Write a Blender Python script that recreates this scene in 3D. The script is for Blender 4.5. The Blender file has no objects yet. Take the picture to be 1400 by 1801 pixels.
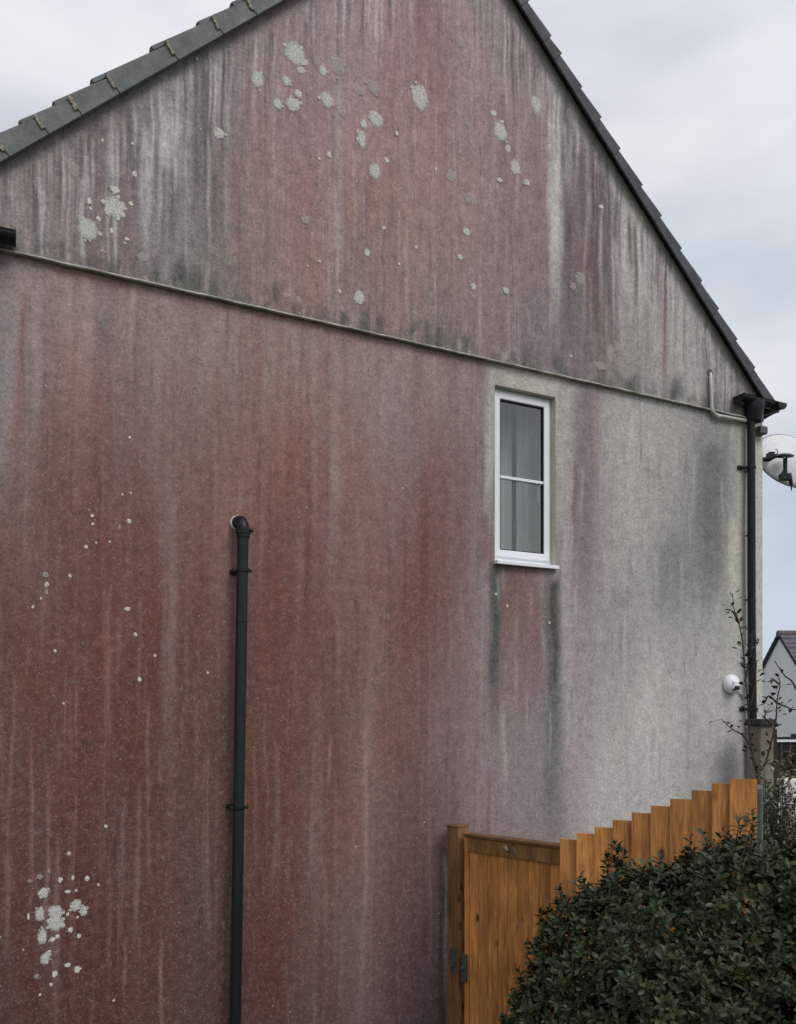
import bpy, bmesh, math, random
import numpy as np
from mathutils import Vector, Matrix, Euler

R = math.radians
rnd = random.Random(7)
scene = bpy.context.scene
C = scene.collection

# ---------------------------------------------------------------- camera
EYE = 2.73
HOR = 1245.0                      # horizon row of the (level) photograph
FPX = 1400.0
cam_d = bpy.data.cameras.new('camera')
cam = bpy.data.objects.new('camera', cam_d)
C.objects.link(cam)
cam.location = (0, 0, EYE)
cam.rotation_euler = (R(90), 0, 0)
cam_d.sensor_fit = 'HORIZONTAL'
cam_d.sensor_width = 36
cam_d.lens = 36
cam_d.shift_y = (HOR - 900.5) / 1400.0
cam_d.clip_start = 0.05
cam_d.clip_end = 2000
scene.camera = cam

# ---------------------------------------------------------------- light
TH = R(26)
c26, s26 = math.cos(TH), math.sin(TH)
P0 = (0.72, 5.93)
SUN_EL = R(48)
sun_h = (0.954 * s26 + 0.30 * c26, -0.954 * c26 + 0.30 * s26)   # from the front right of the gable
sdir = Vector((sun_h[0] * math.cos(SUN_EL), sun_h[1] * math.cos(SUN_EL), math.sin(SUN_EL)))
sl = bpy.data.lights.new('sun', 'SUN')
sl.energy = 1.5
sl.angle = R(28)
sl.color = (1.0, 0.965, 0.92)
so = bpy.data.objects.new('sun', sl)
C.objects.link(so)
so.rotation_euler = (-sdir).to_track_quat('-Z', 'Y').to_euler()

w = bpy.data.worlds.new('World')
scene.world = w
w.use_nodes = True
wt = w.node_tree
wt.nodes.clear()
wo = wt.nodes.new('ShaderNodeOutputWorld')
bg = wt.nodes.new('ShaderNodeBackground')
bg.inputs['Strength'].default_value = 0.1
sky = wt.nodes.new('ShaderNodeTexSky')
sky.sky_type = 'NISHITA'
sky.sun_disc = False
sky.sun_elevation = SUN_EL
sky.sun_rotation = math.atan2(sdir.x, sdir.y)
tc = wt.nodes.new('ShaderNodeTexCoord')
mp = wt.nodes.new('ShaderNodeMapping')
mp.inputs['Scale'].default_value = (1.3, 1.3, 3.6)
mp.inputs['Location'].default_value = (0.35, 0.2, 0.55)
wt.links.new(tc.outputs['Generated'], mp.inputs['Vector'])
nz = wt.nodes.new('ShaderNodeTexNoise')
nz.inputs['Scale'].default_value = 1.5
nz.inputs['Detail'].default_value = 5
nz.inputs['Roughness'].default_value = 0.5
wt.links.new(mp.outputs[0], nz.inputs['Vector'])
cr = wt.nodes.new('ShaderNodeValToRGB')
cr.color_ramp.elements[0].position = 0.36
cr.color_ramp.elements[0].color = (5.9, 6.6, 7.7, 1)
cr.color_ramp.elements[1].position = 0.62
cr.color_ramp.elements[1].color = (8.35, 8.55, 8.75, 1)
e = cr.color_ramp.elements.new(0.5)
e.color = (7.15, 7.55, 8.1, 1)
wt.links.new(nz.outputs['Fac'], cr.inputs['Fac'])
nz2 = wt.nodes.new('ShaderNodeTexNoise')
nz2.inputs['Scale'].default_value = 2.2
nz2.inputs['Detail'].default_value = 3
mp2 = wt.nodes.new('ShaderNodeMapping')
mp2.inputs['Scale'].default_value = (1.0, 1.0, 3.0)
mp2.inputs['Location'].default_value = (2.1, 0.7, 0.1)
wt.links.new(tc.outputs['Generated'], mp2.inputs['Vector'])
wt.links.new(mp2.outputs[0], nz2.inputs['Vector'])
cf = wt.nodes.new('ShaderNodeMapRange')
cf.inputs['From Min'].default_value = 0.30
cf.inputs['From Max'].default_value = 0.52
cf.inputs['To Min'].default_value = 0.72
cf.inputs['To Max'].default_value = 1.0
wt.links.new(nz2.outputs['Fac'], cf.inputs['Value'])
mx = wt.nodes.new('ShaderNodeMix')
mx.data_type = 'RGBA'
wt.links.new(cf.outputs[0], mx.inputs['Factor'])
wt.links.new(sky.outputs[0], mx.inputs[6])
wt.links.new(cr.outputs[0], mx.inputs[7])
wt.links.new(mx.outputs[2], bg.inputs['Color'])
wt.links.new(bg.outputs[0], wo.inputs[0])

vs = scene.view_settings
vs.view_transform = 'Standard'
vs.look = 'None'
vs.exposure = 0.0
vs.gamma = 1.0
vs.use_curve_mapping = False

# ---------------------------------------------------------------- calibration helpers
PN = P0[0] * s26 - P0[1] * c26


def wall(px, py, t=0.0):
    """point of the gable (u along it, z up) that lies t metres proud of it at a spot read off the photograph"""
    dx = (px - 700.0) / FPX
    lam = (t + PN) / (dx * s26 - c26)
    X, Y = lam * dx, lam
    u = (X - P0[0]) * c26 + (Y - P0[1]) * s26
    return u, EYE + lam * (HOR - py) / FPX


def at(px, py, Y):
    return Vector(((px - 700.0) / FPX * Y, Y, EYE + (HOR - py) / FPX * Y))


def lin(c):
    return tuple(((v / 255.0) / 12.92 if v / 255.0 <= 0.04045 else ((v / 255.0 + 0.055) / 1.055) ** 2.4) for v in c)


# ---------------------------------------------------------------- object helpers
class MB:
    def __init__(s):
        s.v, s.f = [], []

    def add(s, vs_, fs):
        o = len(s.v)
        s.v += [tuple(p) for p in vs_]
        s.f += [tuple(i + o for i in f) for f in fs]
        return s

    def box(s, a, b, M=None):
        x0, y0, z0 = a
        x1, y1, z1 = b
        vs_ = [Vector(p) for p in ((x0, y0, z0), (x1, y0, z0), (x1, y1, z0), (x0, y1, z0), (x0, y0, z1), (x1, y0, z1), (x1, y1, z1), (x0, y1, z1))]
        if M is not None:
            vs_ = [M @ p for p in vs_]
        return s.add(vs_, [(3, 2, 1, 0), (4, 5, 6, 7), (0, 1, 5, 4), (1, 2, 6, 5), (2, 3, 7, 6), (3, 0, 4, 7)])

    def tube(s, pts, rads, n=12, cap=True):
        pts = [Vector(p) for p in pts]
        if not isinstance(rads, (list, tuple)):
            rads = [rads] * len(pts)
        base = len(s.v)
        prev = None
        for i, p in enumerate(pts):
            d = (pts[min(i + 1, len(pts) - 1)] - pts[max(i - 1, 0)]).normalized()
            if prev is None:
                a = d.orthogonal().normalized()
            else:
                a = (prev - d * prev.dot(d))
                a = a.normalized() if a.length > 1e-6 else d.orthogonal().normalized()
            prev = a
            b = d.cross(a)
            for k in range(n):
                g = 2 * math.pi * k / n
                s.v.append(tuple(p + (a * math.cos(g) + b * math.sin(g)) * rads[i]))
        for i in range(len(pts) - 1):
            for k in range(n):
                k2 = (k + 1) % n
                s.f.append((base + i * n + k, base + i * n + k2, base + (i + 1) * n + k2, base + (i + 1) * n + k))
        if cap:
            s.f.append(tuple(base + k for k in reversed(range(n))))
            s.f.append(tuple(base + (len(pts) - 1) * n + k for k in range(n)))
        return s

    def lathe(s, prof, origin, axis, n=24):
        """profile of (radius, along) round an axis"""
        axis = Vector(axis).normalized()
        a = axis.orthogonal().normalized()
        b = axis.cross(a)
        o = Vector(origin)
        base = len(s.v)
        for r, h in prof:
            for k in range(n):
                g = 2 * math.pi * k / n
                s.v.append(tuple(o + axis * h + (a * math.cos(g) + b * math.sin(g)) * r))
        for i in range(len(prof) - 1):
            for k in range(n):
                k2 = (k + 1) % n
                s.f.append((base + i * n + k, base + i * n + k2, base + (i + 1) * n + k2, base + (i + 1) * n + k))
        s.f.append(tuple(base + k for k in reversed(range(n))))
        s.f.append(tuple(base + (len(prof) - 1) * n + k for k in range(n)))
        return s

    def mesh(s, name, mat, smooth=False):
        me = bpy.data.meshes.new(name)
        me.from_pydata(s.v, [], s.f)
        me.materials.append(mat)
        if smooth:
            me.polygons.foreach_set('use_smooth', [True] * len(me.polygons))
        me.update()
        return me

    def build(s, name, mat, parent=None, smooth=False, bevel=0, recalc=True, auto=None):
        me = s.mesh(name, mat, smooth)
        if recalc:
            bm = bmesh.new()
            bm.from_mesh(me)
            bmesh.ops.recalc_face_normals(bm, faces=bm.faces)
            bm.to_mesh(me)
            bm.free()
        if auto:
            me.set_sharp_from_angle(angle=R(auto))
        o = bpy.data.objects.new(name, me)
        C.objects.link(o)
        if parent:
            o.parent = parent
        if bevel:
            m = o.modifiers.new('bevel', 'BEVEL')
            m.width = bevel
            m.segments = 2
            m.limit_method = 'ANGLE'
        return o


def link(name, me, parent=None):
    o = bpy.data.objects.new(name, me)
    C.objects.link(o)
    if parent:
        o.parent = parent
    return o


def thing(name, label, cat, loc=(0, 0, 0), rz=0.0, group=None):
    o = bpy.data.objects.new(name, None)
    o.empty_display_size = 0.2
    C.objects.link(o)
    o.location = loc
    o.rotation_euler = (0, 0, rz)
    return tag(o, label, cat, group)


def tag(o, label=None, cat=None, group=None, kind=None):
    for k, v in (('label', label), ('category', cat), ('group', group), ('kind', kind)):
        if v:
            o[k] = v
    return o


def empty(name, parent):
    o = bpy.data.objects.new(name, None)
    o.empty_display_size = 0.1
    C.objects.link(o)
    o.parent = parent
    return o


# ---------------------------------------------------------------- materials
class NT:
    def __init__(s, name):
        s.m = bpy.data.materials.new(name)
        s.m.use_nodes = True
        s.t = s.m.node_tree
        s.b = s.t.nodes['Principled BSDF']

    def n(s, typ, **kw):
        nd = s.t.nodes.new(typ)
        for k, v in kw.items():
            if k in nd.inputs:
                nd.inputs[k].default_value = v
            else:
                setattr(nd, k, v)
        return nd

    def l(s, a, b):
        s.t.links.new(a, b)

    def coord(s, kind='Object', scale=(1, 1, 1), loc=(0, 0, 0)):
        t = s.n('ShaderNodeTexCoord')
        m = s.n('ShaderNodeMapping')
        m.inputs['Scale'].default_value = scale
        m.inputs['Location'].default_value = loc
        s.l(t.outputs[kind], m.inputs['Vector'])
        return m.outputs[0]

    def noise(s, vec, scale, detail=3, rough=0.5, dist=0.0, typ='FBM'):
        nd = s.n('ShaderNodeTexNoise')
        nd.noise_type = typ
        nd.inputs['Scale'].default_value = scale
        nd.inputs['Detail'].default_value = detail
        nd.inputs['Roughness'].default_value = rough
        nd.inputs['Distortion'].default_value = dist
        s.l(vec, nd.inputs['Vector'])
        return nd.outputs['Fac']

    def rng(s, v, a, b, c, d, clamp=True):
        nd = s.n('ShaderNodeMapRange')
        nd.clamp = clamp
        for k, x in zip(('From Min', 'From Max', 'To Min', 'To Max'), (a, b, c, d)):
            nd.inputs[k].default_value = x
        s.l(v, nd.inputs['Value'])
        return nd.outputs[0]

    def math(s, op, a, b):
        nd = s.n('ShaderNodeMath', operation=op)
        for i, x in enumerate((a, b)):
            if isinstance(x, (int, float)):
                nd.inputs[i].default_value = x
            else:
                s.l(x, nd.inputs[i])
        return nd.outputs[0]

    def mix(s, fac, a, b, blend='MIX'):
        nd = s.n('ShaderNodeMix', data_type='RGBA', blend_type=blend)
        if isinstance(fac, (int, float)):
            nd.inputs['Factor'].default_value = fac
        else:
            s.l(fac, nd.inputs['Factor'])
        for i, x in ((6, a), (7, b)):
            if isinstance(x, (tuple, list)):
                nd.inputs[i].default_value = tuple(x[:3]) + (1,)
            else:
                s.l(x, nd.inputs[i])
        return nd.outputs[2]

    def gray(s, v):
        nd = s.n('ShaderNodeCombineColor')
        for i in range(3):
            s.l(v, nd.inputs[i])
        return nd.outputs[0]

    def ramp(s, v, stops):
        nd = s.n('ShaderNodeValToRGB')
        el = nd.color_ramp.elements
        while len(el) < len(stops):
            el.new(0.5)
        for i, (p, c) in enumerate(stops):
            el[i].position = p
            el[i].color = tuple(c) + (1,)
        s.l(v, nd.inputs['Fac'])
        return nd.outputs[0]

    def bump(s, h, strength, dist=0.01, prev=None):
        nd = s.n('ShaderNodeBump')
        nd.inputs['Strength'].default_value = strength
        nd.inputs['Distance'].default_value = dist
        s.l(h, nd.inputs['Height'])
        if prev is not None:
            s.l(prev, nd.inputs['Normal'])
        s.l(nd.outputs[0], s.b.inputs['Normal'])
        return nd.outputs[0]

    def col(s, c):
        if isinstance(c, (tuple, list)):
            s.b.inputs['Base Color'].default_value = tuple(c[:3]) + (1,)
        else:
            s.l(c, s.b.inputs['Base Color'])

    def rough(s, r, spec=0.5):
        if isinstance(r, (int, float)):
            s.b.inputs['Roughness'].default_value = r
        else:
            s.l(r, s.b.inputs['Roughness'])
        s.b.inputs['Specular IOR Level'].default_value = spec


def weathered(name, c1, c2, scale=6, rough=0.6, spec=0.4, fine=60, bump=0.15, stretch=(1, 1, 1), kind='Object', amp=1.0):
    m = NT(name)
    v = m.coord(kind, stretch)
    n1 = m.noise(v, scale, 5, 0.6)
    n2 = m.noise(v, fine, 3, 0.6)
    k = m.rng(n1, 0.3, 0.7, 0, 1)
    base = m.mix(k, c1, c2)
    g = m.gray(m.rng(n2, 0.3, 0.7, 1 - .18 * amp, 1 + .15 * amp))
    m.col(m.mix(1.0, base, g, 'MULTIPLY'))
    m.rough(m.rng(n1, 0.3, 0.7, rough - 0.1, rough + 0.12), spec)
    m.bump(n2, bump, 0.004)
    return m.m


def wall_material():
    m = NT('stained_render')
    at_ = m.n('ShaderNodeAttribute', attribute_name='stain_shade')
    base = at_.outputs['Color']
    v = m.coord('Object')
    # runs of rain down the wall
    vs1 = m.coord('Object', (1, 1, 0.045))
    s1 = m.noise(vs1, 26, 4, 0.6)
    vs2 = m.coord('Object', (1, 1, 0.075), (3.1, 0, 1.7))
    s2 = m.noise(vs2, 75, 3, 0.55)
    vs3 = m.coord('Object', (1, 1, 0.16), (1.1, 0, 4.2))
    s3 = m.noise(vs3, 7, 4, 0.55)
    f1 = m.math('MULTIPLY', m.rng(s1, 0.25, 0.75, -0.13, 0.13, False), at_.outputs['Alpha'])
    f2 = m.math('MULTIPLY', m.rng(s2, 0.25, 0.75, -0.13, 0.13, False), at_.outputs['Alpha'])
    run = m.math('ADD', m.math('ADD', f1, f2), 1.0)
    # blotches
    b1 = m.noise(v, 11, 6, 0.62)
    b2 = m.noise(v, 52, 5, 0.65, 0.6)
    b3 = m.noise(v, 120, 3, 0.7, 0.5)
    fb = m.math('MULTIPLY', m.rng(b1, 0.25, 0.75, 0.80, 1.21, False), m.rng(b2, 0.25, 0.75, 0.66, 1.36, False))
    patch = m.rng(m.noise(v, 3.1, 3, 0.6), 0.35, 0.65, 0.35, 1.25)
    fb = m.math('MULTIPLY', fb, m.math('ADD', m.math('MULTIPLY', m.rng(b3, 0.25, 0.75, -0.25, 0.25, False), patch), 1.0))
    tot = m.math('MULTIPLY', run, fb)
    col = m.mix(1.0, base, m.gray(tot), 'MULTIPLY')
    # the algae film is patchy: the grey render underneath shows through, elsewhere it is redder
    hs = m.n('ShaderNodeHueSaturation')
    m.l(col, hs.inputs['Color'])
    mixn = m.math('ADD', m.math('MULTIPLY', s3, 0.5), m.math('MULTIPLY', b2, 0.5))
    m.l(m.rng(mixn, 0.34, 0.66, 0.84, 1.20, False), hs.inputs['Saturation'])
    col = hs.outputs[0]
    # pale worn threads where the float marks of the render stand up
    wv = m.coord('Object', (1, 1, 0.8))
    wn = m.noise(wv, 30, 2, 0.55, 2.2)
    ridge = m.math('ABSOLUTE', m.math('SUBTRACT', wn, 0.5), 0)
    thread = m.rng(ridge, 0.0, 0.060, 1.0, 0.0)
    wn2 = m.noise(m.coord('Object', (1, 1, 0.8), (5.3, 0, 2.9)), 34, 2, 0.55, 2.2)
    ridge2 = m.math('ABSOLUTE', m.math('SUBTRACT', wn2, 0.5), 0)
    pat2 = m.rng(m.noise(m.coord('Object', (1, 1, 1), (9, 0, 9)), 19, 3, 0.6), 0.38, 0.64, 0.0, 0.60)
    col = m.mix(m.math('MULTIPLY', m.rng(ridge2, 0.0, 0.055, 1.0, 0.0), pat2), col, m.mix(1.0, col, (0.62, 0.60, 0.60), 'MULTIPLY'))
    pat = m.rng(m.noise(v, 23, 3, 0.6), 0.38, 0.64, 0.0, 0.68)
    thread = m.math('MULTIPLY', thread, pat)
    col = m.mix(thread, col, m.mix(0.45, m.mix(1.0, col, (1.6, 1.6, 1.6), 'MULTIPLY'), (0.42, 0.37, 0.34)))
    # pin-head specks of lichen
    vo = m.n('ShaderNodeTexVoronoi')
    vo.inputs['Scale'].default_value = 17
    m.l(v, vo.inputs['Vector'])
    sep = m.n('ShaderNodeSeparateColor')
    m.l(vo.outputs['Color'], sep.inputs[0])
    rad = m.rng(sep.outputs[0], 0.70, 1.0, 0.0, 0.115)
    sp = m.math('LESS_THAN', vo.outputs['Distance'], rad)
    few = m.rng(m.noise(v, 1.7, 2, 0.5), 0.45, 0.58, 0.0, 0.85)
    col = m.mix(m.math('MULTIPLY', sp, few), col, (0.55, 0.52, 0.47))
    vo2 = m.n('ShaderNodeTexVoronoi')
    vo2.inputs['Scale'].default_value = 44
    m.l(v, vo2.inputs['Vector'])
    sep2 = m.n('ShaderNodeSeparateColor')
    m.l(vo2.outputs['Color'], sep2.inputs[0])
    sp2 = m.math('LESS_THAN', vo2.outputs['Distance'], m.rng(sep2.outputs[1], 0.72, 1.0, 0.0, 0.16))
    col = m.mix(m.math('MULTIPLY', sp2, 0.5), col, (0.46, 0.40, 0.36))
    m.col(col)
    m.rough(0.9, 0.18)
    bp = m.bump(b2, 0.30, 0.006)
    m.bump(b3, 0.45, 0.004, bp)
    return m.m


M_WALL = wall_material()


def wood_material(name, tint, dark):
    m = NT(name)
    oi = m.n('ShaderNodeObjectInfo')
    cx = m.n('ShaderNodeVectorMath', operation='ADD')
    t = m.n('ShaderNodeTexCoord')
    sc = m.n('ShaderNodeVectorMath', operation='SCALE')
    comb = m.n('ShaderNodeCombineXYZ')
    for i in range(3):
        m.l(oi.outputs['Random'], comb.inputs[i])
    m.l(comb.outputs[0], sc.inputs[0])
    sc.inputs['Scale'].default_value = 37.0
    m.l(t.outputs['Object'], cx.inputs[0])
    m.l(sc.outputs[0], cx.inputs[1])
    mp_ = m.n('ShaderNodeMapping')
    mp_.inputs['Scale'].default_value = (1, 1, 0.07)
    m.l(cx.outputs[0], mp_.inputs['Vector'])
    g1 = m.noise(mp_.outputs[0], 85, 5, 0.62, 0.8)
    mp2_ = m.n('ShaderNodeMapping')
    mp2_.inputs['Scale'].default_value = (1, 1, 0.25)
    m.l(cx.outputs[0], mp2_.inputs['Vector'])
    g2 = m.noise(mp2_.outputs[0], 9, 4, 0.6)
    g3 = m.noise(cx.outputs[0], 2.2, 3, 0.6)
    # knots
    mp3 = m.n('ShaderNodeMapping')
    mp3.inputs['Scale'].default_value = (1, 1, 0.55)
    m.l(cx.outputs[0], mp3.inputs['Vector'])
    vo = m.n('ShaderNodeTexVoronoi')
    vo.inputs['Scale'].default_value = 10.0
    m.l(mp3.outputs[0], vo.inputs['Vector'])
    sp = m.n('ShaderNodeSeparateColor')
    m.l(vo.outputs['Color'], sp.inputs[0])
    knot = m.math('MULTIPLY', m.rng(vo.outputs['Distance'], 0.10, 0.22, 1.0, 0.0), m.rng(sp.outputs[0], 0.52, 0.6, 0.0, 0.9))
    col = m.mix(m.rng(g1, 0.36, 0.64, 0.0, 1.0), tint, dark)
    col = m.mix(1.0, col, m.gray(m.rng(g2, 0.32, 0.68, 0.66, 1.32, False)), 'MULTIPLY')
    col = m.mix(1.0, col, m.gray(m.rng(oi.outputs['Random'], 0, 1, 0.74, 1.22)), 'MULTIPLY')
    col = m.mix(m.rng(g3, 0.45, 0.75, 0, 0.30), col, (0.19, 0.125, 0.07))
    col = m.mix(knot, col, (0.075, 0.03, 0.012))
    m.col(col)
    m.rough(0.72, 0.25)
    m.bump(g1, 0.25, 0.003)
    return m.m


M_FENCE = wood_material('stained_fence_wood', (0.68, 0.300, 0.088), (0.40, 0.158, 0.046))
M_POST = wood_material('weathered_post_wood', (0.24, 0.115, 0.048), (0.11, 0.055, 0.027))
M_RAIL = wood_material('rail_wood', (0.36, 0.185, 0.06), (0.20, 0.105, 0.036))
M_UPVC = weathered('white_upvc', (0.86, 0.88, 0.91), (0.82, 0.84, 0.87), 3, 0.32, 0.5, 40, 0.01, amp=.12)
M_BLACK = weathered('black_plastic', (0.008, 0.009, 0.011), (0.014, 0.015, 0.018), 5, 0.45, 0.28, 50, 0.05)
M_PIPE = weathered('dark_green_pipe', (0.006, 0.010, 0.011), (0.013, 0.020, 0.021), 3, 0.36, 0.30, 40, 0.03, (1, 1, 0.2))
M_PALEPIPE = weathered('grey_white_plastic', (0.62, 0.61, 0.57), (0.45, 0.44, 0.41), 12, 0.5, 0.4)
M_TILE = weathered('grey_roof_tile', (0.175, 0.188, 0.182), (0.125, 0.136, 0.134), 9, 0.7, 0.3, 90, 0.25)
M_TILE2 = weathered('slate_grey_roof_tile', (0.085, 0.090, 0.098), (0.060, 0.064, 0.070), 9, 0.7, 0.3, 90, 0.25)
M_MORTAR = weathered('verge_mortar', (0.42, 0.38, 0.31), (0.20, 0.18, 0.15), 40, 0.9, 0.2, 120, 0.5)
M_RENDER = weathered('pale_render', (0.58, 0.56, 0.47), (0.42, 0.41, 0.33), 7, 0.9, 0.2, 90, 0.3)
M_BEAD = weathered('weathered_bead', (0.70, 0.68, 0.62), (0.26, 0.25, 0.22), 9, 0.85, 0.2, 90, 0.3)
M_CURT2 = weathered('pale_curtain', (0.80, 0.80, 0.74), (0.72, 0.72, 0.67), 4, 0.95, 0.1, 60, 0.1, (1, 1, 0.1))
M_IN = weathered('room_plaster', (0.52, 0.53, 0.48), (0.46, 0.47, 0.43), 3, 0.9, 0.2)
M_CURT = weathered('grey_curtain', (0.60, 0.61, 0.58), (0.54, 0.55, 0.52), 4, 0.95, 0.1, 60, 0.1, (1, 1, 0.1))
M_METAL = weathered('dull_metal', (0.10, 0.10, 0.10), (0.05, 0.05, 0.05), 20, 0.5, 0.5)


def lichen_material(name, c1, c2, cover):
    """crustose lichen: eaten away towards its rim, so the render shows between the crumbs"""
    m = NT(name)
    v = m.coord('Object')
    oi = m.n('ShaderNodeObjectInfo')
    ad = m.n('ShaderNodeVectorMath', operation='ADD')
    m.l(v, ad.inputs[0])
    m.l(oi.outputs['Location'], ad.inputs[1])
    v = ad.outputs[0]
    n1 = m.noise(v, 55, 4, .6)
    n2 = m.noise(v, 170, 4, .65)
    col = m.mix(m.rng(n1, .3, .7, 0, 1), c1, c2)
    col = m.mix(1.0, col, m.gray(m.rng(n2, .3, .7, .62, 1.25)), 'MULTIPLY')
    m.col(col)
    m.rough(.95, .1)
    m.bump(n2, .6, .003)
    ed = m.n('ShaderNodeAttribute', attribute_name='edge')
    mixn = m.math('ADD', m.math('MULTIPLY', n1, .5), m.math('MULTIPLY', n2, .5))
    k = m.math('ADD', ed.outputs['Fac'], m.rng(mixn, .3, .7, -.6, .6, False))
    al = m.math('MULTIPLY', m.rng(k, .05, .75, 0, cover), m.rng(n2, .34, .56, .55, 1.0))
    m.l(al, m.b.inputs['Alpha'])
    return m.m


M_LICHEN = lichen_material('pale_lichen', (0.76, 0.75, 0.70), (0.60, 0.59, 0.54), .95)
M_LICHEN2 = lichen_material('thin_lichen', (0.64, 0.59, 0.55), (0.50, 0.45, 0.42), .60)
M_LICHEN3 = lichen_material('cream_lichen', (0.84, 0.80, 0.72), (0.72, 0.67, 0.60), 1.0)
M_DISH = weathered('grey_dish_paint', (0.76, 0.77, 0.78), (0.68, 0.69, 0.70), 4, 0.45, 0.4)
M_STONE = weathered('weathered_stone', (0.28, 0.25, 0.19), (0.15, 0.135, 0.105), 9, 0.9, 0.2, 70, 0.5)
M_DARKSTONE = weathered('dark_cap_stone', (0.055, 0.052, 0.045), (0.03, 0.03, 0.026), 9, 0.9, 0.2, 70, 0.5)
M_NWALL = weathered('far_white_render', (0.76, 0.765, 0.77), (0.68, 0.69, 0.70), 1.2, 0.9, 0.2, 20, 0.1)
M_SLATE = weathered('far_slate', (0.13, 0.125, 0.15), (0.085, 0.082, 0.10), 2, 0.7, 0.3, 12, 0.2)
M_RIDGE = weathered('far_ridge', (0.15, 0.125, 0.12), (0.10, 0.085, 0.082), 2, 0.8, 0.3)
M_CONC = weathered('concrete_post', (0.17, 0.18, 0.18), (0.12, 0.128, 0.128), 12, 0.9, 0.2, 80, 0.4)
M_BARK = weathered('twig_bark', (0.075, 0.062, 0.042), (0.045, 0.038, 0.026), 20, 0.85, 0.2, 80, 0.4)
M_BROWN = weathered('brown_hedge_twigs', (0.13, 0.105, 0.075), (0.075, 0.065, 0.045), 5, 0.9, 0.1, 50, 0.4)
M_DARKWOOD = weathered('black_stained_wood', (0.035, 0.037, 0.036), (0.022, 0.023, 0.023), 3, 0.8, 0.2, 40, 0.3)


def glass_material():
    m = NT('window_glass')
    m.t.nodes.remove(m.b)
    out = m.t.nodes['Material Output']
    tr = m.n('ShaderNodeBsdfTransparent')
    tr.inputs['Color'].default_value = (0.88, 0.905, 0.89, 1)
    gl = m.n('ShaderNodeBsdfGlossy')
    gl.inputs['Roughness'].default_value = 0.015
    gl.inputs['Color'].default_value = (0.93, 0.94, 0.92, 1)
    fr = m.n('ShaderNodeLayerWeight')
    fr.inputs['Blend'].default_value = 0.5
    k = m.rng(m.math('POWER', fr.outputs['Facing'], 3.0), 0, 1, 0.085, 0.95)
    mxs = m.n('ShaderNodeMixShader')
    m.l(k, mxs.inputs[0])
    m.l(tr.outputs[0], mxs.inputs[1])
    m.l(gl.outputs[0], mxs.inputs[2])
    m.l(mxs.outputs[0], out.inputs['Surface'])
    return m.m


M_GLASS = glass_material()


def leaf_material(name, cols, rough=0.38, spec=0.5):
    m = NT(name)
    a = m.n('ShaderNodeAttribute', attribute_name='tone')
    oi = m.n('ShaderNodeObjectInfo')
    v = m.math('FRACT', m.math('ADD', a.outputs['Fac'], oi.outputs['Random']), 0)
    c = m.ramp(v, [(i / (len(cols) - 1), x) for i, x in enumerate(cols)])
    n = m.noise(m.coord('Object'), 60, 3, 0.6)
    c = m.mix(1.0, c, m.gray(m.rng(n, 0.3, 0.7, 0.75, 1.25)), 'MULTIPLY')
    m.col(c)
    m.rough(rough, spec)
    return m.m


M_LEAF = leaf_material('evergreen_leaf', [(0.018, 0.030, 0.012), (0.034, 0.050, 0.019), (0.020, 0.033, 0.016), (0.046, 0.060, 0.020), (0.026, 0.040, 0.018), (0.036, 0.050, 0.024), (0.022, 0.034, 0.014), (0.062, 0.070, 0.026), (0.030, 0.044, 0.018), (0.066, 0.055, 0.026)], .45, .32)
M_LEAF2 = leaf_material('variegated_leaf', [(0.035, 0.05, 0.022), (0.06, 0.075, 0.035), (0.26, 0.26, 0.17), (0.05, 0.065, 0.03), (0.34, 0.33, 0.25), (0.035, 0.045, 0.022)], 0.5, 0.4)  # cream tones also stand in for bright background between the stems
M_BUD = leaf_material('dark_bud', [(0.035, 0.042, 0.022), (0.06, 0.055, 0.03), (0.028, 0.034, 0.02)], 0.6, 0.3)

# ---------------------------------------------------------------- ground
def terrain(X, Y):
    t = (X - P0[0]) * s26 - (Y - P0[1]) * c26          # metres out from the gable
    pts = [(-1e9, 0), (0.85, 0.0), (1.1, 0.14), (2.0, 0.58), (3.0, 0.92), (4.2, 1.10), (6, 1.14), (1e9, 1.14)]
    z = np.interp(t, [p[0] for p in pts], [p[1] for p in pts])
    far = np.clip((np.hypot(X, Y) - 25) / 60, 0, 1)
    return z * (1 - far)


gm = NT('grass_and_soil')
gv = gm.coord('Object')
g1 = gm.noise(gv, 0.8, 6, 0.6)
g2 = gm.noise(gv, 18, 5, 0.7)
gm.col(gm.mix(1.0, gm.ramp(g1, [(0.3, (0.055, 0.075, 0.03)), (0.55, (0.075, 0.085, 0.04)), (0.75, (0.13, 0.11, 0.075))]), gm.gray(gm.rng(g2, 0.3, 0.7, 0.6, 1.3)), 'MULTIPLY'))
gm.rough(0.95, 0.15)
gm.bump(g2, 0.6, 0.03)
xs = np.concatenate([np.linspace(-600, -14, 8), np.linspace(-12, 14, 80), np.linspace(16, 600, 8)])
ys = np.concatenate([np.linspace(-600, -9, 8), np.linspace(-8, 16, 80), np.linspace(18, 900, 10)])
GX, GY = np.meshgrid(xs, ys)
GZ = terrain(GX, GY)
gme = bpy.data.meshes.new('ground')
nx, ny = len(xs), len(ys)
gme.from_pydata(np.stack([GX, GY, GZ], -1).reshape(-1, 3).tolist(), [], [(j * nx + i, j * nx + i + 1, (j + 1) * nx + i + 1, (j + 1) * nx + i) for j in range(ny - 1) for i in range(nx - 1)])
gme.materials.append(gm.m)
tag(link('ground', gme), kind='structure')

# ---------------------------------------------------------------- the house
house = thing('house', 'rendered gable end of a house stained red by algae, with one small window', 'house', (P0[0], P0[1], 0), TH)

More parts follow.
